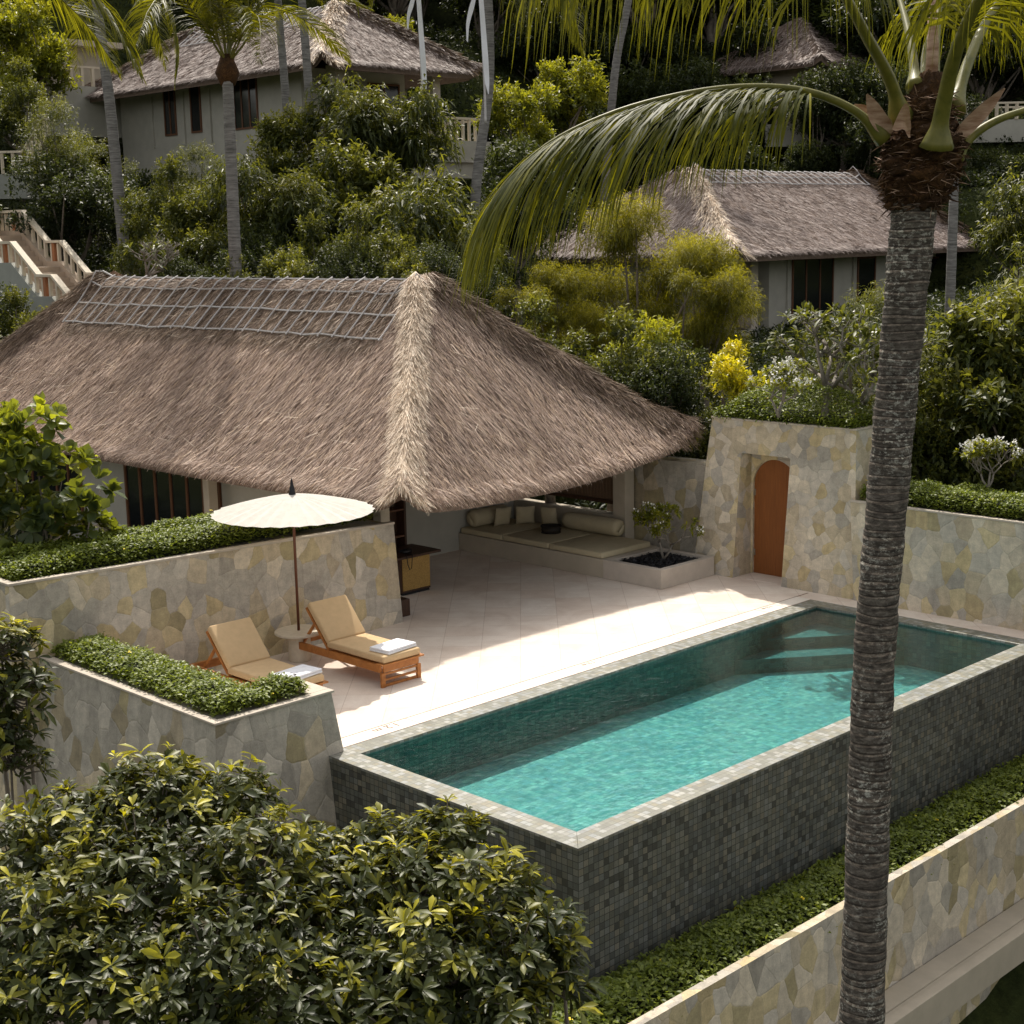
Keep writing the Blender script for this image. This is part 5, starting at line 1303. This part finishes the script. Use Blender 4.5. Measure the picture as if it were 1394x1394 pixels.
rosette_tree('leafy_tree', 'large glossy leaved tree in the lower left foreground, in front of the parapet wall',
    [(20, 1190, 13, .55), (115, 1150, 13, .50), (215, 1110, 13.2, .50), (310, 1110, 13.2, .42), (60, 1290, 12.3, .70), (200, 1230, 12.5, .70), (340, 1200, 12.8, .60), (130, 1370, 11.9, .70),
     (290, 1330, 12, .70), (400, 1290, 12.4, .50), (0, 1400, 11.8, .6), (240, 1420, 11.6, .6), (395, 1400, 11.8, .55), (240, 1062, 13.3, .20), (345, 1078, 13.4, .18), (165, 1080, 13.3, .2)], down(220, 1400, 12.8, -4.6), 2250)
rosette_tree('leafy_tree', 'yellow tipped glossy tree in the bottom foreground, overlapping the dark pool corner',
    [(430, 1175, 13.3, .32), (510, 1165, 13.3, .36), (600, 1150, 13.3, .30), (650, 1140, 13.4, .15), (470, 1240, 12.9, .50), (570, 1230, 12.8, .50), (650, 1240, 12.7, .42), (690, 1320, 12.4, .45),
     (600, 1340, 12.2, .55), (500, 1340, 12.3, .55), (738, 1275, 12.6, .30), (765, 1310, 12.5, .20), (755, 1350, 12.4, .26), (560, 1410, 12, .55), (680, 1405, 12, .45), (700, 1200, 12.9, .18)], down(560, 1400, 12.8, -4.6), 1600)
rosette_tree('leafy_tree', 'glossy leaved tree leaning in at the left edge beside the stone wall',
    [(-10, 890, 14.5, .38), (10, 950, 14.5, .40), (-30, 1000, 14.3, .5), (15, 1040, 14.2, .34), (30, 880, 14.6, .16)], down(75, 1110, 14.3, -4.6), 330)

# ------------------------------------------------------------------ palms
def bez(P, n):
    P = [np.array(p, float) for p in P]; out = []
    m = len(P)-1
    for t in np.linspace(0, 1, n):
        q = P[:]
        for _ in range(m): q = [q[i]*(1-t)+q[i+1]*t for i in range(len(q)-1)]
        out.append(q[0])
    return np.array(out)
def spline(P, n):
    P = np.array(P, float); Q = np.vstack([2*P[0]-P[1], P, 2*P[-1]-P[-2]]); out = []
    T = np.linspace(0, len(P)-1-1e-6, n)
    for t in T:
        i = int(t); u = t-i; a, b, c, d = Q[i:i+4]
        out.append(.5*((2*b)+(-a+c)*u+(2*a-5*b+4*c-d)*u*u+(-a+3*b-3*c+d)*u**3))
    return np.array(out)

def frond(path, parent, nl=90, L=.85, wd=.035, r0=.035, start=.22, hang=1.3, dn=0.0, origin=None, seg=5, stem='palm_stem', yel=.0, spread=.9, lf=.55, flat=1.0):
    n = len(path); mb = MB()
    rr = np.linspace(1, .12, n)*r0
    rr[:max(2, n//10)] *= np.linspace(1.9, 1.1, max(2, n//10))
    mb.tube([tuple(p) for p in path], rr, 8)
    st_ = mb.build('frond', stem, parent, smooth=True, uv=False, origin=origin)
    seglen = np.linalg.norm(np.diff(path, axis=0), axis=1); cum = np.concatenate([[0], np.cumsum(seglen)]); tot = cum[-1]
    s = np.linspace(start, .995, nl)+rng.normal(size=nl)*.0015
    V = []; R = []
    for sd in (-1, 1):
        pos = np.stack([np.interp(s*tot, cum, path[:, i]) for i in range(3)], -1)
        p2 = np.stack([np.interp(np.minimum(s+.02, 1)*tot, cum, path[:, i]) for i in range(3)], -1); p1 = np.stack([np.interp((s-.02)*tot, cum, path[:, i]) for i in range(3)], -1)
        T = unit(p2-p1); S = np.cross(T, [0, 0, 1.0]); S = unit(S+1e-4); Nn = np.cross(S, T)
        q = (s-start)/(1-start)
        ll = L*np.clip(.55+1.5*q, 0, 1)*np.clip((1.04-q)*2.6, .18, 1)*rng.uniform(.85, 1.1, nl)
        d0 = unit(S*sd*spread+T*(lf+.7*q[:, None])+Nn*.22-np.array([0, 0, dn])+rng.normal(size=(nl, 3))*.07)
        hg = hang*rng.uniform(.75, 1.3, (nl, 1))
        pts = [pos]; d = d0
        for k in range(seg):
            pts.append(pts[-1]+d*(ll/seg)[:, None]); d = unit(d+np.array([0, 0, -1.0])*hg/seg*(1+k*.35))
        wn = unit(np.cross(d0, np.array([0, 0, 1.0]))+rng.normal(size=(nl, 3))*.25)
        wn = unit(wn*.6+T*.6)
        ring_ = []
        prof = [.5, 1, 1, .85, .55, .06] if seg == 5 else [.6, 1, .8, .06]
        for k, p in enumerate(pts):
            ww = wd*prof[k]/2; ring_ += [p-wn*ww, p+wn*ww]
        V.append(np.stack(ring_, 1)); R.append(np.clip(.15+.5*rng.random(nl)+yel+(rng.random(nl) > .85)*.3, 0, 1))
    V = np.concatenate(V); R = np.concatenate(R)
    f = [(2*k, 2*k+1, 2*k+3, 2*k+2) for k in range(seg)]
    npmesh('leaflets', V, f, R, 'leaf_palm', st_, origin=origin)
    return st_

# foreground coconut palm
PD = 10.3
def pp(x, y, D=PD): return at(x, y, D=D)
tr = [pp(1168, 1520), pp(1173, 1394), pp(1181, 1150), pp(1190, 900), pp(1206, 700), pp(1224, 500), pp(1240, 330), pp(1247, 262)]
base = tr[0]*1.0; base[2] = -5.3; base[:2] = tr[0][:2]-(tr[1][:2]-tr[0][:2])*6
fp = empty('coconut_palm', tuple(base), 'large foreground coconut palm with ringed trunk crossing the pool', 'palm tree')
path = spline([base]+tr, 900)
rads = np.interp(np.linspace(0, 1, 900), [0, .35, .55, .75, .93, 1], [.17, .150, .143, .143, .158, .172])
mb = MB(); n = 28; rings = []; rv = []
cum = np.concatenate([[0], np.cumsum(np.linalg.norm(np.diff(path, axis=0), axis=1))])
ringph = np.cumsum(np.r_[0, np.diff(cum)/np.repeat(rng.uniform(.038, .085, 150), 6)[:899]])
Rv = []
for i in range(900):
    fr = ringph[i] % 1; zt = path[i][2]
    amp = np.interp(zt, [-5, 2, 4.5, 6.5], [.003, .0045, .008, .014])
    bump_ = (fr**2.2)*amp if fr < .92 else amp*(1-fr)/.08
    a_ = np.arange(n)*2*PI/n; wv = .006*np.sin(a_*2+ringph[i]*.7)+.004*np.sin(a_*5+ringph[i]*2.1)
    r = rads[i]+bump_*.6-.005+wv*.6
    rings.append(np.stack([path[i][0]+r*np.cos(a_), path[i][1]+r*np.sin(a_), path[i][2]+.005*np.sin(a_*2+ringph[i])+0*a_], -1))
    Rv.append(1.0 if fr > .80 else (.0 if fr < .14 else .55))
V = np.array(rings); m = 900
I = np.arange(m*n).reshape(m, n)
Q = np.stack([I[:-1].ravel(), np.roll(I, -1, 1)[:-1].ravel(), np.roll(I, -1, 1)[1:].ravel(), I[1:].ravel()], 1)
mb.v = V.reshape(-1, 3).tolist(); mb.f = Q.tolist()
trunk = mb.build('trunk', 'palm_bark', fp, smooth=False, uv=False)
aa = trunk.data.attributes.new('rnd', 'FLOAT', 'FACE'); aa.data.foreach_set('value', np.repeat(np.array(Rv[:-1]), n).astype(np.float32)*rng.uniform(.75, 1.1, len(Q)).astype(np.float32))
trunk.data.shade_smooth()
# fibre mass under the crown
mb = MB(); rings = []
fpth = spline([pp(1244, 285), pp(1250, 250), pp(1256, 215), pp(1260, 185), pp(1262, 150), pp(1268, 100)], 40)
frad = np.interp(np.linspace(0, 1, 40), [0, .12, .35, .55, .75, 1], [.16, .215, .26, .26, .17, .08])
for i, p in enumerate(fpth):
    a_ = np.arange(40)*2*PI/40; r = frad[i]*(1+.08*np.sin(a_*3+i*.9)+.09*np.sin(a_*7-i*1.7)+rng.normal(size=40)*.045)
    rings.append([tuple(v) for v in np.stack([p[0]+r*np.cos(a_), p[1]+r*np.sin(a_), np.full(40, p[2])+rng.normal(size=40)*.01], -1)])
mb.loft(rings); fm = mb.build('fibre_boot', 'palm_fibre', fp, smooth=True, uv=False)
n = 2000; k = rng.integers(0, 36, n); a_ = rng.uniform(0, 2*PI, n)
P = fpth[k]+np.stack([np.cos(a_), np.sin(a_), 0*a_], -1)*(frad[k]*rng.uniform(.93, 1.08, n))[:, None]
D = unit(np.stack([-np.sin(a_), np.cos(a_), 0*a_], -1)*rng.normal(size=(n, 1))*1.2+rvec(n)*.35+np.stack([np.cos(a_), np.sin(a_), 0*a_], -1)*.15)
V, f = leafverts(P, D, rvec(n), rng.uniform(.04, .15, n), .007, .1); npmesh('fibres', V[:900], f, rng.random(900), 'palm_husk', fm)
V, f = leafverts(P[:1800], D[:1800], rvec(1800), rng.uniform(.04, .13, 1800), .013, .1); npmesh('fibres', V, f, rng.random(1800), 'palm_fibre', fm)
# dry husks
def husk(pts, w0, name='dry_husk'):
    pth = spline(pts, 8); mb = MB(); S = unit(np.cross(pth[-1]-pth[0], _d)); vs = []
    prof = [.4, .8, 1, 1, .95, .8, .5, .1]
    for i, p in enumerate(pth):
        ww = w0*prof[i]; vs += [tuple(p-S*ww), tuple(p+_d*ww*.5), tuple(p+S*ww)]
    fs = []
    for i in range(7): fs += [(3*i, 3*i+1, 3*i+4, 3*i+3), (3*i+1, 3*i+2, 3*i+5, 3*i+4)]
    mb.add(vs, fs); return mb.build(name, 'palm_husk', fp, uv=False, smooth=True)
husk([pp(1212, 182, PD-.15), pp(1195, 160, PD-.2), pp(1180, 128, PD-.2)], .06); husk([pp(1205, 178, PD-.1), pp(1180, 155, PD-.1), pp(1163, 142, PD-.1)], .05)
husk([pp(1300, 190, PD-.15), pp(1330, 160, PD-.2), pp(1368, 120, PD-.25)], .05); husk([pp(1240, 180, PD-.25), pp(1232, 158, PD-.3), pp(1215, 175, PD-.3)], .09)
# fronds (three-dimensional paths around the crown)
fr_specs = [
 ([pp(1203, 190, 10.2), pp(1165, 152, 10.1), pp(1100, 125, 9.95), pp(1020, 118, 9.8), pp(930, 128, 9.7), pp(830, 155, 9.65), pp(740, 200, 9.6), pp(672, 270, 9.6), pp(640, 350, 9.7)], 190, 1.30, .016, .034, .19, 1.5),
 ([pp(1226, 160, 10.2), pp(1212, 110, 10.0), pp(1180, 50, 9.7), pp(1140, -20, 9.4), pp(1070, -95, 9.0), pp(960, -150, 8.7), pp(830, -140, 8.5), pp(720, -60, 8.4)], 120, 1.45, .018, .048, .30, 3.0),
 ([pp(1247, 120, 10.3), pp(1240, 60, 10.5), pp(1225, 0, 10.8), pp(1195, -90, 11.3), pp(1120, -170, 12)], 70, .85, .03, .040, .45, 1.6),
 ([pp(1272, 120, 10.3), pp(1276, 40, 10.6), pp(1285, -60, 11.0), pp(1300, -170, 11.8)], 60, .85, .03, .036, .5, 1.6),
 ([pp(1275, 200, 9.95), pp(1285, 140, 9.8), pp(1305, 60, 9.5), pp(1345, -20, 9.2), pp(1420, -110, 8.9), pp(1520, -150, 8.6), pp(1640, -130, 8.4)], 110, 1.35, .019, .062, .30, 2.8),
 ([pp(1298, 150, 10.4), pp(1320, 80, 10.6), pp(1355, 10, 11.0), pp(1420, -60, 11.6), pp(1520, -90, 12.4), pp(1640, -60, 13)], 110, 1.3, .019, .046, .28, 2.6),
 ([pp(1300, 215, 10.2), pp(1330, 180, 10.2), pp(1380, 155, 10.2), pp(1450, 142, 10.2), pp(1560, 170, 10.2), pp(1680, 260, 10.2)], 80, .8, .03, .036, .42, 1.8),
 ([pp(1258, 130, 10.5), pp(1262, 60, 11), pp(1300, -10, 11.8), pp(1390, -40, 12.6), pp(1480, 0, 13.4)], 80, 1.2, .026, .03, .22, 2.4),
]
for i_, (pts, nl, L, wd, r0, stt, hg) in enumerate(fr_specs):
    frond(spline(pts, 40), fp, nl, L, wd, r0, stt, hg, dn=.45 if i_ == 0 else .1, spread=.5 if i_ == 0 else .8)
# spear of young leaves
mb = MB(); mb.tube([tuple(pp(1266, 150)), tuple(pp(1270, 60)), tuple(pp(1268, -40))], [.05, .04, .02], 8); mb.build('young_spear', 'palm_husk', fp, smooth=True, uv=False)

# distant palms
FP = []
for v in range(3):
    tmp = empty('tmp', (0, 0, 0), 'x', 'x')
    drp = (.3, 1.0, 1.8)[v]
    pts = [(0, 0, 0), (.5, 0, .55-.1*v), (1.2, 0, .95-.3*v), (2.1, 0, .95-.75*drp*.5), (2.9, 0, .5-.9*drp*.7), (3.4, .0, -.1-drp)]
    o = frond(spline(pts, 14), tmp, 84, 1.0, .032, .03, .14, 1.7, origin=(0, 0, 0), seg=3)
    FP.append((o, list(o.children))); 
    for q in [o]+list(o.children): COL.objects.unlink(q)
    o.parent = None; COL.objects.unlink(tmp)
def far_palm(px0, px1, D, label, r=.12, crown=True, ns=12, cs=1.0, bend=0, zb=None, rot0=None, upt=0.0):
    """trunk from pixel px0 (foot) to px1 (top) at depth D"""
    a, b = at(px0[0], px0[1], D=D), at(px1[0], px1[1], D=D)
    g = float(gz(a[0], a[1]))-.3
    foot = a.copy(); foot[2] = min(g, a[2]); foot[:2] = a[:2]-(b[:2]-a[:2])*(a[2]-foot[2])/max(b[2]-a[2], .1)*.5
    mid = (a+b)/2+_r*bend
    root = empty('coconut_palm', tuple(foot), label, 'palm tree', 'slender coconut palms on the hillside')
    pth = spline([foot, a, mid, b], 60) if (a[2]-foot[2]) > .5 else spline([a, mid, b], 60)
    rr = np.interp(np.linspace(0, 1, 60), [0, .1, 1], [r*1.3, r, r*.8])*(1+.05*(np.arange(60) % 2))
    mb = MB(); mb.tube([tuple(p) for p in pth], rr, 10); mb.build('trunk', 'palm_bark_far', root, smooth=True, uv=False)
    if crown:
        bb = Vector(tuple(b))-root.location
        mb = MB(); mb.tube([tuple(b-[0, 0, .5]), tuple(b-[0, 0, .2]), tuple(b+[0, 0, .25])], [r*1.1, r*1.9, r*.8], 10); mb.build('fibre_boot', 'palm_fibre', root, smooth=True, uv=False)
        o0 = rng.uniform(0, 6.28) if rot0 is None else rot0
        for k in range(ns):
            o, ch = FP[k % 3]
            c = o.copy(); COL.objects.link(c); c.parent = root; c.location = bb
            c.rotation_euler = (rng.normal()*.15, (-.55, -.1, .25)[k % 3]-upt+rng.normal()*.12, o0+k*2.4); s_ = cs*rng.uniform(.85, 1.1); c.scale = (s_, s_, s_)
            for q in ch:
                d = q.copy(); COL.objects.link(d); d.parent = c
    return root
far_palm((321, 372), (309, 88), 37, 'brown ringed coconut palm in front of the upper left villa, fronds at top edge', .16, True, 13, 1.1, 0, upt=.85)
far_palm((153, 175), (128, -30), 46, 'leaning grey coconut palm at the left end of the upper left villa roof', .17, True, 13, 1.05)
far_palm((390, 150), (372, -80), 50, 'thin grey palm trunk left of the roof hip of the upper left villa', .14, True, 11)
far_palm((421, 135), (402, -120), 47, 'thin grey palm trunk crossing the upper left villa roof, right of its twin', .14, True, 11)
far_palm((647, 275), (662, -60), 44, 'curved palm trunk beside the white banner', .16, True, 11, bend=.25)
far_palm((836, 110), (868, -70), 60, 'leaning thin palm trunk in the dark woodland at the top', .17, True, 11)
far_palm((1096, 100), (1108, -70), 74, 'straight palm trunk in front of the small distant roof', .17, True, 11)
far_palm((1118, 70), (1128, -90), 78, 'thinner palm trunk right behind the one at the small distant roof', .14, True, 11)
far_palm((-150, 300), (-90, 20), 30, 'coconut palm outside the left edge whose drooping fronds enter the picture', .16, True, 13, 1.15)
far_palm((1297, 310), (1300, 235), 40, 'short dark palm trunk right of the fibre boot of the foreground palm', .13, False)
far_palm((480, -5), (488, -120), 70, 'palm trunk rising behind the ridge of the upper left villa', .16, True, 9)

# white ceremonial banners on curved bamboo poles
def banner(xt, ytop, ybot, D, label, tail):
    b0 = at(xt+4, ybot+40, D=D); root = empty('ceremonial_banner', tuple(b0), label, 'banner', 'tall white banners on bamboo poles')
    mb = MB(); pth = spline([b0, at(xt+3, ybot, D=D), at(xt-2, 30, D=D), at(xt-6, -40, D=D), at(xt-14, -75, D=D)], 24); mb.tube([tuple(p) for p in pth], np.linspace(.04, .015, 24), 6); mb.build('pole', 'bamboo_rod', root, uv=False, smooth=True)
    wv = [(xt-5, -45, .10), (xt-2, 0, .10), (xt+1, 40, .11), (xt+4, 80, .12), (xt+6, 110, .10), (xt+8, ybot, .02)]
    mb = MB(); P = spline([at(a, b_, D=D-.1) for a, b_, c in wv], 20); W = np.interp(np.linspace(0, 1, 20), np.linspace(0, 1, 6), [c*.68 for _, _, c in wv])
    vs = []
    for i, p in enumerate(P): vs += [tuple(p-_r*W[i]+_d*.05*math.sin(i)), tuple(p+_r*W[i])]
    mb.add(vs, [(2*i, 2*i+1, 2*i+3, 2*i+2) for i in range(19)]); mb.build('cloth', 'white_cloth', root, uv=False, smooth=True)
    mb = MB(); P = spline([at(a, b_, D=D-.15) for a, b_ in tail], 14); W = np.interp(np.linspace(0, 1, 14), [0, .4, 1], [.03, .065, .02]); vs = []
    for i, p in enumerate(P): vs += [tuple(p-_r*W[i]), tuple(p+_r*W[i]+np.array([0, 0, -.06]))]
    mb.add(vs, [(2*i, 2*i+1, 2*i+3, 2*i+2) for i in range(13)]); mb.build('tail', 'white_cloth', root, uv=False, smooth=True)
banner(572, 0, 125, 46, 'white banner hanging in front of the right slope of the upper left villa roof', [(566, -20), (561, 2), (556, 20), (555, 38)])
banner(657, 0, 128, 43, 'white banner hanging beside the curved palm trunk', [(650, -20), (643, 5), (637, 30), (636, 55)])
